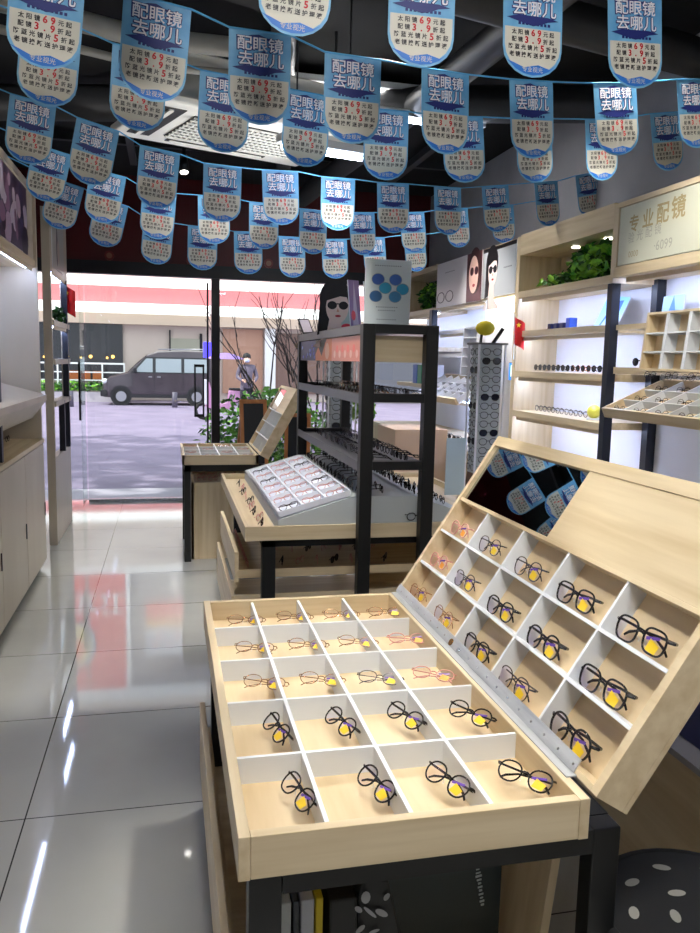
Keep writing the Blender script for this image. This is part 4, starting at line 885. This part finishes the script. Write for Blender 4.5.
part('side_panel', MB().box(-.99, LXF+.005, 6.94, 6.98, 0, 2.78, cabm), Lv); part('side_panel', MB().box(-.99, LXF+.0, 8.02, 8.05, 0, 2.78, cabm), Lv)
part('header', MB().box(-.99, LXF+.008, 6.98, 8.02, 2.28, 2.78, cabm), Lv)
for z in (1.84, 1.52, 1.17): part('shelf', MB().box(-.985, LXF+.02, 6.98, 8.02, z, z+.045, cabm), Lv)
part('post', MB().box(LXF-.03, LXF+.02, 7.86, 7.91, .74, 2.28, blackb), Lv); part('post', MB().box(LXF-.03, LXF+.02, 7.5, 7.54, .74, 1.2, blackb), Lv)
ledstrip(Lv, 7.05, 7.98, LXF-.03, 2.279); ledstrip(Lv, 7.05, 7.98, LXF-.03, 1.839)
flag(LXF-.01, 7.9, 2.25, .10, .24, 'small red flag with a yellow star on the left shelf by the door')
mb = MB(); leaves(mb, (-.95, 7.6, 1.96), (.05, .14, .07), 60, .06, [leafd]); mb.cyl((-.945, 7.6, 1.886), .035, .05, white, 14); solo('potted_plant', mb, 'small dark plant on the left shelf below the flag', 'plant', None, (-.945, 7.6, 1.885))
mb = MB(); leaves(mb, (-.99, 4.72, 2.16), (.06, .1, .06), 40, .06, [leafd, leafm]); solo('ivy_plant', mb, 'few ivy leaves hanging at the left edge under the header', 'plant', None, (-1.0, 4.7, 2.2))
# ================================================================ OUTSIDE
asph = noisy('purple_grey_asphalt', (146, 132, 156), (128, 116, 140), (1.3, 1.3, 1.3), .8)
pave = noisy('pale_pavement', (186, 178, 190), (170, 162, 178), (1, 1, 1), .7)
solo('street', MB().box(-30, 30, 12.2, 60, -.12, -.02, asph), kind='structure', name_=None) if False else struct('ground', MB().box(-40, 40, FY+.12, 60, -.12, -.01, asph))
struct('trim_5', MB().box(-12, 12, FY+.12, 9.9, -.01, .0, pave))
BYY = 30.0
fac = mat('facade_beige', (214, 196, 184), .7); pinkb = mat('pink_fascia', (206, 120, 122), .5); whf = mat('white_ledge', (246, 244, 242), .5); brn = mat('brown_shop_wall', (190, 146, 122), .6); dkw = mat('dark_shop_window', (34, 30, 36), .15)
bd = thing('building', 'pale shop building across the street with pink fascia and white ledges', 'building', (0, BYY, 0))
part('wall', MB().box(-20, 20, BYY+.3, BYY+6, 0, 14, fac), bd)
lf = mat('ledge_sun_glow', (255, 250, 246), .5, emit=1.0)  # white ledges in sun; their brightness is put in as emission
part('upper_ledge', MB().box(-20, 20, BYY-.3, BYY+.3, 4.08, 4.40, lf), bd, 'white ledge above the pink fascia, glow added for sunlight')
fs_ = part('fascia', MB().box(-20, 20, BYY-.15, BYY+.3, 3.45, 4.08, pinkb), bd, 'pink fascia band')
for x in range(-8, 9, 2): part('panel_joint', MB().box(x-.02, x+.02, BYY-.16, BYY-.15, 3.45, 4.08, mat('joint_rose', (190, 120, 124), .6)), fs_)
part('lower_ledge', MB().box(-20, 20, BYY-.9, BYY+.3, 3.12, 3.45, lf), bd, 'white ledge under the pink fascia, glow added for sunlight')
part('wall_band', MB().box(-20, 20, BYY-.1, BYY+.3, 4.4, 6.2, fac), bd)
part('soffit_band', MB().box(-20, 20, BYY-.2, BYY+.3, 2.75, 3.12, mat('soffit_beige', (220, 200, 178), .6)), bd)
def bwin(x0, x1, z0, z1, m, label=None): return part('shop_window', MB().box(x0, x1, BYY+.2, BYY+.29, z0, z1, m), bd, label)
w = bwin(-6.5, -1.6, .7, 2.75, dkw, 'dark window with small orange lamps')
orl = mat('orange_lamp', (255, 190, 90), .5, emit=4)
for x in (-3.05, -2.72, -2.15, -1.95, -3.5, -5.0, -4.3): part('window_lamp', MB().sphere((x, BYY+.12, 1.55+.03*math.sin(x*9)), .06 if x in (-2.72, -1.95) else .04, orl, 8, 6), w)
for x in (-3.3, -2.9, -2.5): part('orange_sign', MB().box(x-.16, x+.16, BYY+.1, BYY+.15, .75, 1.05, mat('orange_goods', (200, 110, 50), .5)), w)
bwin(1.15, 1.25, .2, 2.5, dkw); bwin(.1, 1.15, .3, 2.3, mat('roller_shutter', (172, 168, 150), .5), 'beige roller shutter'); bwin(.05, .1, .2, 2.6, dkw)
bwin(2.0, 3.5, .3, 2.7, brn, 'brown shop front'); part('pillar', MB().box(3.55, 3.95, BYY-.1, BYY+.3, 0, 2.75, whf), bd, 'white pillar'); bwin(4.0, 7.6, .3, 2.6, mat('dim_shop_window', (126, 96, 84), .4)); bwin(7.6, 14, .3, 2.6, mat('grey_shop_window', (112, 112, 116), .3))
# upper floors (seen mirrored in the floor)
up = MB(); up.box(-20, 20, BYY+.1, BYY+.3, 11.0, 11.5, whf).box(-20, 20, BYY+.1, BYY+.3, 6.2, 6.5, whf).box(-1.68, -1.48, BYY+.1, BYY+.3, 6.5, 11, whf).box(-4.0, -3.6, BYY+.1, BYY+.3, 6.5, 11, whf); part('upper_trim', up, bd)
part('upper_window', MB().box(-1.48, 6, BYY+.15, BYY+.29, 6.5, 11, mat('upper_grey', (150, 140, 142), .4)), bd)
part('upper_window', MB().box(-14, -4.0, BYY+.15, BYY+.29, 6.5, 11, mat('upper_grey', (150, 140, 142), .4)), bd)
Mr = frame((-3.6, BYY+.08, 6.5), (1, 0, 0), (0, 0, 1), (0, -1, 0))
hb_ = thing('banner', 'large red banner with white characters on the upper building wall, mirrored in the floor', 'banner', M=Mr)
part('sheet', MB(Mr).box(0, 1.95, 0, 4.5, -.02, 0, mat('banner_red', (232, 60, 62), .5)), hb_)
mb = MB(Mr); text(mb, '立江', 1.0, 1.1, .95, whf, .01, 1, .02); mb.ell(.25, 2.7, .62, .9, ad(120, 150, 170), .008, 28); mb.ell(.22, 2.7, .5, .75, ad(236, 214, 150), .012, 28); mb.ell(.2, 2.9, .25, .4, ad(236, 120, 80), .016)
part('print', mb, hb_, 'white characters and yellow emblem')
Mr = frame((-.9, BYY+.12, 7.7), (1, 0, 0), (0, 0, 1), (0, -1, 0))
hb_ = thing('banner', 'smaller red, orange and white sign on the upper building wall, mirrored in the floor', 'sign', M=Mr)
part('sheet', MB(Mr).box(0, 1.5, 0, .62, -.02, 0, mat('banner_red', (232, 60, 62), .5)).box(0, 1.5, .68, .95, -.02, 0, ad(240, 170, 70)).box(0, 1.5, 1.0, 2.1, -.02, 0, ad(226, 224, 228)), hb_)
mb = MB(Mr)
for k in range(8): mb.ell(.15+k*.17, 1.5+.2*math.sin(k*2), .07, .16, random.choice((ad(120, 110, 170), ad(214, 90, 90), ad(160, 160, 170))), .01, 10)
part('print', mb, hb_)
# railing, hedge, planter wall
rl_ = thing('railing', 'white metal railing behind the van', 'railing', (-4, 29.5, 0))
part('rail', MB().box(-12, -1.5, 29.45, 29.5, 1.30, 1.36, whf).box(-12, -1.5, 29.45, 29.5, 1.0, 1.04, whf).box(-12, -1.5, 29.45, 29.5, .72, .76, whf), rl_)
for k in range(14): part('baluster', MB().box(-1.55-k*.75, -1.5-k*.75, 29.44, 29.5, .3, 1.36, whf), rl_)
solo('planter_wall', MB().box(-14, -1.4, 29.1, 29.6, -.01, .34, mat('planter_concrete', (206, 196, 200), .7)), 'low pale planter wall behind the van', 'planter', None, (-6, 29.3, 0))
mb = MB(); 
leaves(mb, (-4.5, 29.3, .48), (4.6, .28, .22), 1500, .16, [leafm, leafd], floor_z=.33)
meta(solo('hedge', mb, 'clipped green hedge in the planter behind the van', 'hedge', None, (-4.5, 29.3, .34)))
for k, x in enumerate((-3.0, -6.5, .2, 1.55)):
    solo('bollard', MB().cyl((x, 26.3, -.01), .09, .5, mat('bollard_grey', (92, 86, 100), .5), 14, r2=.08), 'short grey street bollard, %s' % ['left of the van', 'far left of the van', 'in front of the van side', 'by the van rear'][k], 'bollard', 'bollards along the kerb', (x, 26.3, 0))
# van
vb = noisy('van_grey_paint', (70, 59, 66), (62, 52, 59), (2, 2, 2), .25, coat=.5); vt = mat('tyre', (24, 23, 26), .8); vh = mat('wheel_silver', (166, 164, 170), .35, .6)
vg = mat('van_glass', (150, 158, 164), .08); vd = mat('van_dark_trim', (28, 26, 32), .5)
VX, VY = -2.12, 27.2
van = thing('van', 'dark grey minivan parked across the street facing left', 'van', (VX, VY+.8, 0))
st_ = [(0, .32, .60, .62), (.04, .26, .78, .70), (.22, .25, .93, .76), (.55, .25, 1.03, .79), (.82, .25, 1.10, .80), (1.12, .25, 1.40, .80), (1.45, .25, 1.68, .80), (1.8, .25, 1.80, .80), (2.6, .25, 1.85, .80), (3.3, .25, 1.84, .80), (3.6, .27, 1.78, .79), (3.70, .35, 1.55, .76)]
vs, fs = [], []
for x, zb, zt_, w in st_:
    zb2 = min(1.06, zt_-.06); wr = w-.17*max(0, (zt_-1.06))/.74
    for y, z in ((-w+.03, zb), (-w, zb+.2), (-w, max(zb+.22, zb2)), (-wr, zt_-.05), (-wr*.8, zt_), (wr*.8, zt_), (wr, zt_-.05), (w, max(zb+.22, zb2)), (w, zb+.2), (w-.03, zb)):
        vs.append((VX+x, VY+.8+y, z))
n = 10
for i in range(len(st_)-1):
    for k in range(n): fs.append((i*n+k, i*n+(k+1) % n, (i+1)*n+(k+1) % n, (i+1)*n+k))
fs += [tuple(range(n)), tuple(range((len(st_)-1)*n, len(st_)*n))[::-1]]
part('body', MB().add(vs, fs, vb), van, bevel=.01)
def side(x, z, off=.012):
    w = .80; wr = w-.17*(z-1.06)/.74 if z > 1.06 else w
    return (VX+x, VY+.8-wr-off, z)
for x0_, x1_, xt0, xt1 in ((1.02, 1.62, 1.42, 1.62), (1.72, 2.55, 1.72, 2.55), (2.65, 3.45, 2.65, 3.40)):
    part('side_window', MB().add([side(x0_, 1.10), side(x1_, 1.10), side(xt1, 1.55), side(xt0, 1.55)], [(0, 1, 2, 3)], vg), van)
part('window_pillar', MB().add([side(.92, 1.07, .008), side(3.52, 1.07, .008), side(3.50, 1.60, .008), side(1.40, 1.60, .008)], [(0, 1, 2, 3)], vd), van)
part('windshield', MB().add([(VX+.80, VY+.8-.68, 1.13), (VX+1.42, VY+.8-.56, 1.69), (VX+1.42, VY+.8+.56, 1.69), (VX+.80, VY+.8+.68, 1.13)], [(0, 1, 2, 3)], vg), van)
for wx in (.60, 3.05):
    for wy in (VY-.01, VY+1.42):
        wh = part('wheel', MB().cyl((VX+wx, wy, .29), .29, .2, vt, 24, 'y'), van); part('hub_cap', MB().cyl((VX+wx, wy-.01, .29), .17, .03, vh, 18, 'y'), wh)
    part('wheel_arch', MB().cyl((VX+wx, VY-.006, .31), .345, .02, vd, 24, 'y'), van)
part('bumper', MB().box(VX-.06, VX+.16, VY+.06, VY+1.54, .28, .50, vd).box(VX+3.62, VX+3.74, VY+.06, VY+1.54, .3, .52, vd), van, bevel=.02)
part('headlight', MB().sphere((VX+.09, VY+.12, .78), (.10, .07, .09), mat('headlight', (226, 226, 230), .1), 12, 8), van)
part('door_seam', MB().box(VX+1.66, VX+1.675, VY-.006, VY+.0, .35, 1.08, vd).box(VX+2.6, VX+2.612, VY-.006, VY, .35, 1.08, vd).box(VX+.95, VX+.962, VY-.006, VY, .5, 1.08, vd), van)
part('sill', MB().box(VX+.95, VX+2.75, VY-.008, VY+.02, .25, .36, vd), van)
part('door_handle', MB().box(VX+1.48, VX+1.6, VY-.02, VY, .93, .96, vh).box(VX+1.76, VX+1.88, VY-.02, VY, .93, .96, vh), van)
part('wing_mirror', MB().box(VX+1.0, VX+1.12, VY-.16, VY-.03, 1.08, 1.24, vd), van, bevel=.02)
part('roof_rail', MB().tube([(VX+1.8, VY+.2, 1.86), (VX+3.4, VY+.2, 1.89)], .02, vh, 6), van)
# person with scooter
px, py = 1.95, 20.3
bodym = noisy('grey_jacket', (120, 108, 124), (98, 88, 104), (6, 6, 6), .8); skinm = mat('skin', (222, 176, 154), .6); hairm = mat('dark_hair', (26, 22, 24), .6); pantm = mat('dark_trousers', (40, 38, 48), .8); mask = mat('pale_mask', (196, 200, 226), .6)
P = thing('person', 'person in a grey jacket and face mask standing by a scooter across the street', 'person', (px, py, 0))
def skin_body():
    J = {'pel': (0, 0, .92), 'sp': (0, .0, 1.12), 'ch': (0, -.01, 1.32), 'nk': (0, 0, 1.46), 'hd': (0, -.02, 1.56), 'ht': (0, -.02, 1.68),
         'ls': (-.17, 0, 1.40), 'le': (-.25, -.04, 1.14), 'lw': (-.14, -.22, 1.06), 'lh': (-.08, -.29, 1.08), 'rs': (.17, 0, 1.40), 're': (.26, -.03, 1.14), 'rw': (.17, -.22, 1.04), 'rh': (.11, -.30, 1.06),
         'lk': (-.11, -.04, .50), 'la': (-.12, .02, .09), 'lt': (-.13, -.12, .04), 'rk': (.11, -.02, .50), 'ra': (.13, .03, .09), 'rt': (.14, -.11, .04), 'lp': (-.09, 0, .88), 'rp': (.09, 0, .88)}
    E_ = [('pel', 'sp'), ('sp', 'ch'), ('ch', 'nk'), ('nk', 'hd'), ('hd', 'ht'), ('ch', 'ls'), ('ls', 'le'), ('le', 'lw'), ('lw', 'lh'), ('ch', 'rs'), ('rs', 're'), ('re', 'rw'), ('rw', 'rh'), ('pel', 'lp'), ('lp', 'lk'), ('lk', 'la'), ('la', 'lt'), ('pel', 'rp'), ('rp', 'rk'), ('rk', 'ra'), ('ra', 'rt')]
    Rr = {'pel': .15, 'sp': .14, 'ch': .16, 'nk': .06, 'hd': .095, 'ht': .085, 'ls': .075, 'le': .05, 'lw': .034, 'lh': .035, 'rs': .075, 're': .05, 'rw': .034, 'rh': .035, 'lp': .1, 'rp': .1, 'lk': .065, 'rk': .065, 'la': .045, 'ra': .045, 'lt': .04, 'rt': .04}
    ks = list(J); me = bpy.data.meshes.new('body'); me.from_pydata([J[k] for k in ks], [(ks.index(a_), ks.index(b_)) for a_, b_ in E_], [])
    o = bpy.data.objects.new('body', me); COL.objects.link(o)
    sk = o.modifiers.new('skin', 'SKIN'); o.modifiers.new('sub', 'SUBSURF').levels = 1
    for i, k in enumerate(ks): me.skin_vertices[0].data[i].radius = (Rr[k], Rr[k]); 
    me.skin_vertices[0].data[0].use_root = True
    bpy.context.view_layer.update()
    m2 = bpy.data.meshes.new_from_object(o.evaluated_get(bpy.context.evaluated_depsgraph_get())); bpy.data.objects.remove(o)
    m2.materials.clear()
    for m_ in (bodym, pantm, skinm): m2.materials.append(m_)
    for p in m2.polygons:
        p.use_smooth = True; z = p.center.z; p.material_index = 1 if z < .86 else (2 if z > 1.47 or (p.center.y < -.245 and z > .9) else 0)
    return m2
try:
    bo = bpy.data.objects.new('body', skin_body()); COL.objects.link(bo); bo.parent = P
except Exception as ex:
    print('skin failed', ex)
MP_ = Matrix.Translation((px, py, 0))
part('hair', MB(MP_).sphere((0, .02, 1.66), (.105, .11, .10), hairm, 14, 10), P)
part('face_mask', MB(MP_).sphere((0, -.09, 1.56), (.065, .045, .05), mask, 12, 8), P)
part('eyes', MB(MP_).sphere((-.035, -.113, 1.63), .013, hairm, 8, 6).sphere((.035, -.113, 1.63), .013, hairm, 8, 6), P)
mb = MB(MP_)
for sx in (-1, 1):
    for k in range(4): mb.tube([(sx*.09-.02+k*.014, -.29, 1.07), (sx*.08-.02+k*.014, -.34, 1.05), (sx*.08-.02+k*.014, -.35, 1.02)], .008, skinm, 5)
    mb.tube([(sx*.07, -.28, 1.09), (sx*.045, -.31, 1.10)], .009, skinm, 5)
part('fingers', mb, P)
sm = mat('scooter_pink', (206, 150, 190), .35); sw = mat('scooter_white', (226, 222, 232), .3)
Sc = thing('scooter', 'pink and white parked scooter left of the person across the street', 'scooter', (1.45, 21.0, 0))
Ms_ = Matrix.Translation((1.45, 21.0, 0))
for wx in (-.55, .55): part('wheel', MB(Ms_).tube([(wx+.2*math.cos(a_), 0, .24+.2*math.sin(a_)) for a_ in [k*math.pi/8 for k in range(16)]], .045, vt, 6, True), Sc)
part('body', MB(Ms_).prism([(-.5, .35), (-.3, .28), (.15, .28), (.3, .45), (.7, .5), (.65, .75), (.1, .78), (.05, .45), (-.25, .42), (-.42, 1.0), (-.52, .98)], -.14, .14, sm, M=Mx), Sc, bevel=.02)
part('seat', MB(Ms_).box(.1, .7, -.12, .12, .77, .84, vd), Sc, bevel=.03); part('handlebar', MB(Ms_).tube([(-.42, -.3, 1.08), (-.46, 0, 1.04), (-.42, .3, 1.08)], .018, vd, 6), Sc)
part('leg_shield', MB(Ms_).box(-.55, -.47, -.2, .2, .4, 1.05, sw), Sc, bevel=.02)
cu = MB(); cu.add([(1.45+.5*math.cos(a_)*s_, 21.0+.5*math.sin(a_)*s_, 1.75-.16*s_*s_) for s_ in (.05, .5, 1.) for a_ in [k*math.pi/6 for k in range(12)]], [(r_*12+k, r_*12+(k+1) % 12, (r_+1)*12+(k+1) % 12, (r_+1)*12+k) for r_ in (0, 1) for k in range(12)], mat('purple_canopy', (150, 120, 200), .6)); part('canopy', cu.tube([(1.05, 21.0, 1.0), (1.4, 21.0, 1.74)], .015, vd, 6), Sc, 'purple rain canopy')
bs = MB(); bs.box(.98, 1.27, 23.0, 23.1, 1.62, 2.05, mat('blue_neon', (60, 50, 255), .5, emit=2.4)).cyl((1.12, 23.05, 0), .03, 1.8, vd, 8)
solo('street_sign', bs, 'glowing blue street sign on a post beside the door frame', 'sign', None, (1.12, 23.05, 0))
# near planting outside the right window
mb = MB(); leaves(mb, (1.25, 10.0, .45), (.95, .25, .8), 2600, .09, [leafm, leafd, mat('hedge_bright', (130, 184, 84), .6)], floor_z=0.02); solo('bush', mb, 'green bush outside the window behind the door table', 'bush', None, (1.5, 10, 0))
br = mat('bare_bark', (58, 44, 44), .8); tb = MB()
def branch(p, d, ln, r, lv):
    q = p+d*ln; mid_ = (p+q)/2+Vector((random.uniform(-.04, .04), random.uniform(-.04, .04), 0))
    tb.tube([p, mid_, q], [r, r*.85, r*.6], br, 5)
    if lv:
        for _ in range(3 if lv > 1 else 2):
            branch(p+d*ln*random.uniform(.45, 1), (d+Vector((random.uniform(-.5, .5), random.uniform(-.4, .4), random.uniform(-.05, .35)))).normalized(), ln*random.uniform(.6, .85), r*.62, lv-1)
for bx in (1.5, 1.78, 1.95): branch(Vector((bx, 10.3, 0)), Vector(((bx-1.75)*.5-.12, 0, 1)).normalized(), 1.2, .022, 3)
solo('bare_tree', tb, 'bare branching shrub outside the right window', 'tree', None, (1.8, 10.3, 0))
# street tree whose crown throws the dappled shade
rnd = random.Random(3); mb = MB()
tt = thing('street_tree', 'tall leafy street tree shading the road outside the shop', 'tree', (-7.5, 12.5, 0))
leaves(mb, (-5.6, 11.2, 7.6), (9, 4.2, 1.2), 1700, .62, [leafm, leafd], rnd); part('foliage', mb, tt)
part('trunk', MB().tube([(-7.5, 12.5, 0), (-7.2, 12.2, 4), (-5, 11.4, 7.8)], [.28, .22, .14], br, 10), tt)
for q in ((-2, 10.5, 8.4), (-4, 12.5, 8.3), (2, 10.8, 8.2)): part('branch', MB().tube([(-6.6, 12.0, 5.6), ((q[0]-6)/2, 11.5, 7.6), q], [.14, .1, .05], br, 8), tt)

# ================================================================ LIGHTS
track_spot(.9, 3.2, 3.15, .68, 2.2, .75, 165, 'black track spotlight aimed at the near display table', 42)
track_spot(.2, 1.6, 3.15, 1.05, 2.0, .95, 70, 'black track spotlight above the camera aimed at the table lid', 60)
track_spot(.45, 3.48, 3.2, .74, 4.72, .8, 210, 'black track spotlight aimed at the island counter', 40)
track_spot(.15, 7.3, 3.2, .4, 6.6, .8, 120, 'black track spotlight aimed at the door table', 60)
track_spot(1.7, 3.1, 3.2, 2.6, 3.6, 1.6, 110, 'black track spotlight aimed at the right wall', 70)
track_spot(1.75, 6.3, 3.2, 2.5, 6.3, 1.6, 110, 'black track spotlight aimed at the far right posters', 70)
track_spot(-.82, 2.1, 3.2, -1.0, 4.4, .7, 230, 'black track spotlight aimed at the left cupboards', 44)
# broad ceiling panel lights; the near one is fill added out of view
def add_fill_up(x, y, z, tx, ty, tz, power):  # unseen lamp added to brighten the underside of the air conditioner
    d = (Vector((tx, ty, tz))-Vector((x, y, z+.07))).normalized(); M = Matrix.Translation((x, y, z+.07)) @ d.to_track_quat('-Z', 'Y').to_matrix().to_4x4()
    t = thing('fill_uplight', 'unseen fill lamp added on the stand top to brighten the air conditioner', 'spotlight', M=M)
    mb = MB(M); mb.cyl((0, 0, 0), .03, .06, black, 14); part('lamp_head', mb, t); part('foot', MB().cyl((x, y, z), .03, .02, black, 14), t)
    L = bpy.data.lights.new('spot_lamp', 'SPOT'); L.energy = power; L.spot_size = R(80); L.spot_blend = .8; L.shadow_soft_size = .03; L.color = (1, .98, .95)
    lo = bpy.data.objects.new('spot_lamp', L); COL.objects.link(lo); lo.parent = t; lo.location = (0, 0, -.01)
def panel(x, y, z, sx, sy, power, label, col=(1, .98, .95)):
    t = thing('panel_light', label, 'light', (x, y, z), group='ceiling panel lights')
    part('frame', MB().box(x-sx/2-.02, x+sx/2+.02, y-sy/2-.02, y+sy/2+.02, z+.012, z+.05, white), t)
    part('diffuser', MB().box(x-sx/2, x+sx/2, y-sy/2, y+sy/2, z+.004, z+.012, mat('panel_glow', (255, 250, 244), .5, emit=2)), t)
    L = bpy.data.lights.new('panel_lamp', 'AREA'); L.shape = 'RECTANGLE'; L.size = sx; L.size_y = sy; L.energy = power; L.color = col
    o = bpy.data.objects.new('panel_lamp', L); COL.objects.link(o); o.parent = t; o.location = (0, 0, 0)
panel(.6, .45, 3.4, 1.2, .6, 60, 'unseen panel light added above the camera to brighten the shop')  # fill lamp added above the camera, out of view
panel(1.25, 5.5, 3.38, 1.1, .35, 70, 'square ceiling panel light over the island counter')
add_fill_up(1.15, 4.45, 1.79, .35, 4.75, 2.88, 90)
sun = bpy.data.lights.new('sun', 'SUN'); sun.energy = 4.2; sun.angle = R(1.2); sun.color = (1, .95, .9)
so = bpy.data.objects.new('sun', sun); COL.objects.link(so); so.rotation_euler = Vector((.58, .17, -.79)).to_track_quat('-Z', 'Y').to_euler()
wd = bpy.data.worlds.new('sky'); SC.world = wd; wd.use_nodes = True
bg = wd.node_tree.nodes['Background']; bg.inputs['Color'].default_value = (.84, .87, 1, 1); bg.inputs['Strength'].default_value = 1.9
SC.view_settings.view_transform = 'Standard'; SC.view_settings.look = 'None'; SC.view_settings.gamma = 1; SC.view_settings.exposure = .32
SC.view_settings.use_curve_mapping = False

for o in bpy.data.objects:
    if 'label' in o and o.parent is None and len(o['label'].split()) > 16: print('LONG', o['label'])
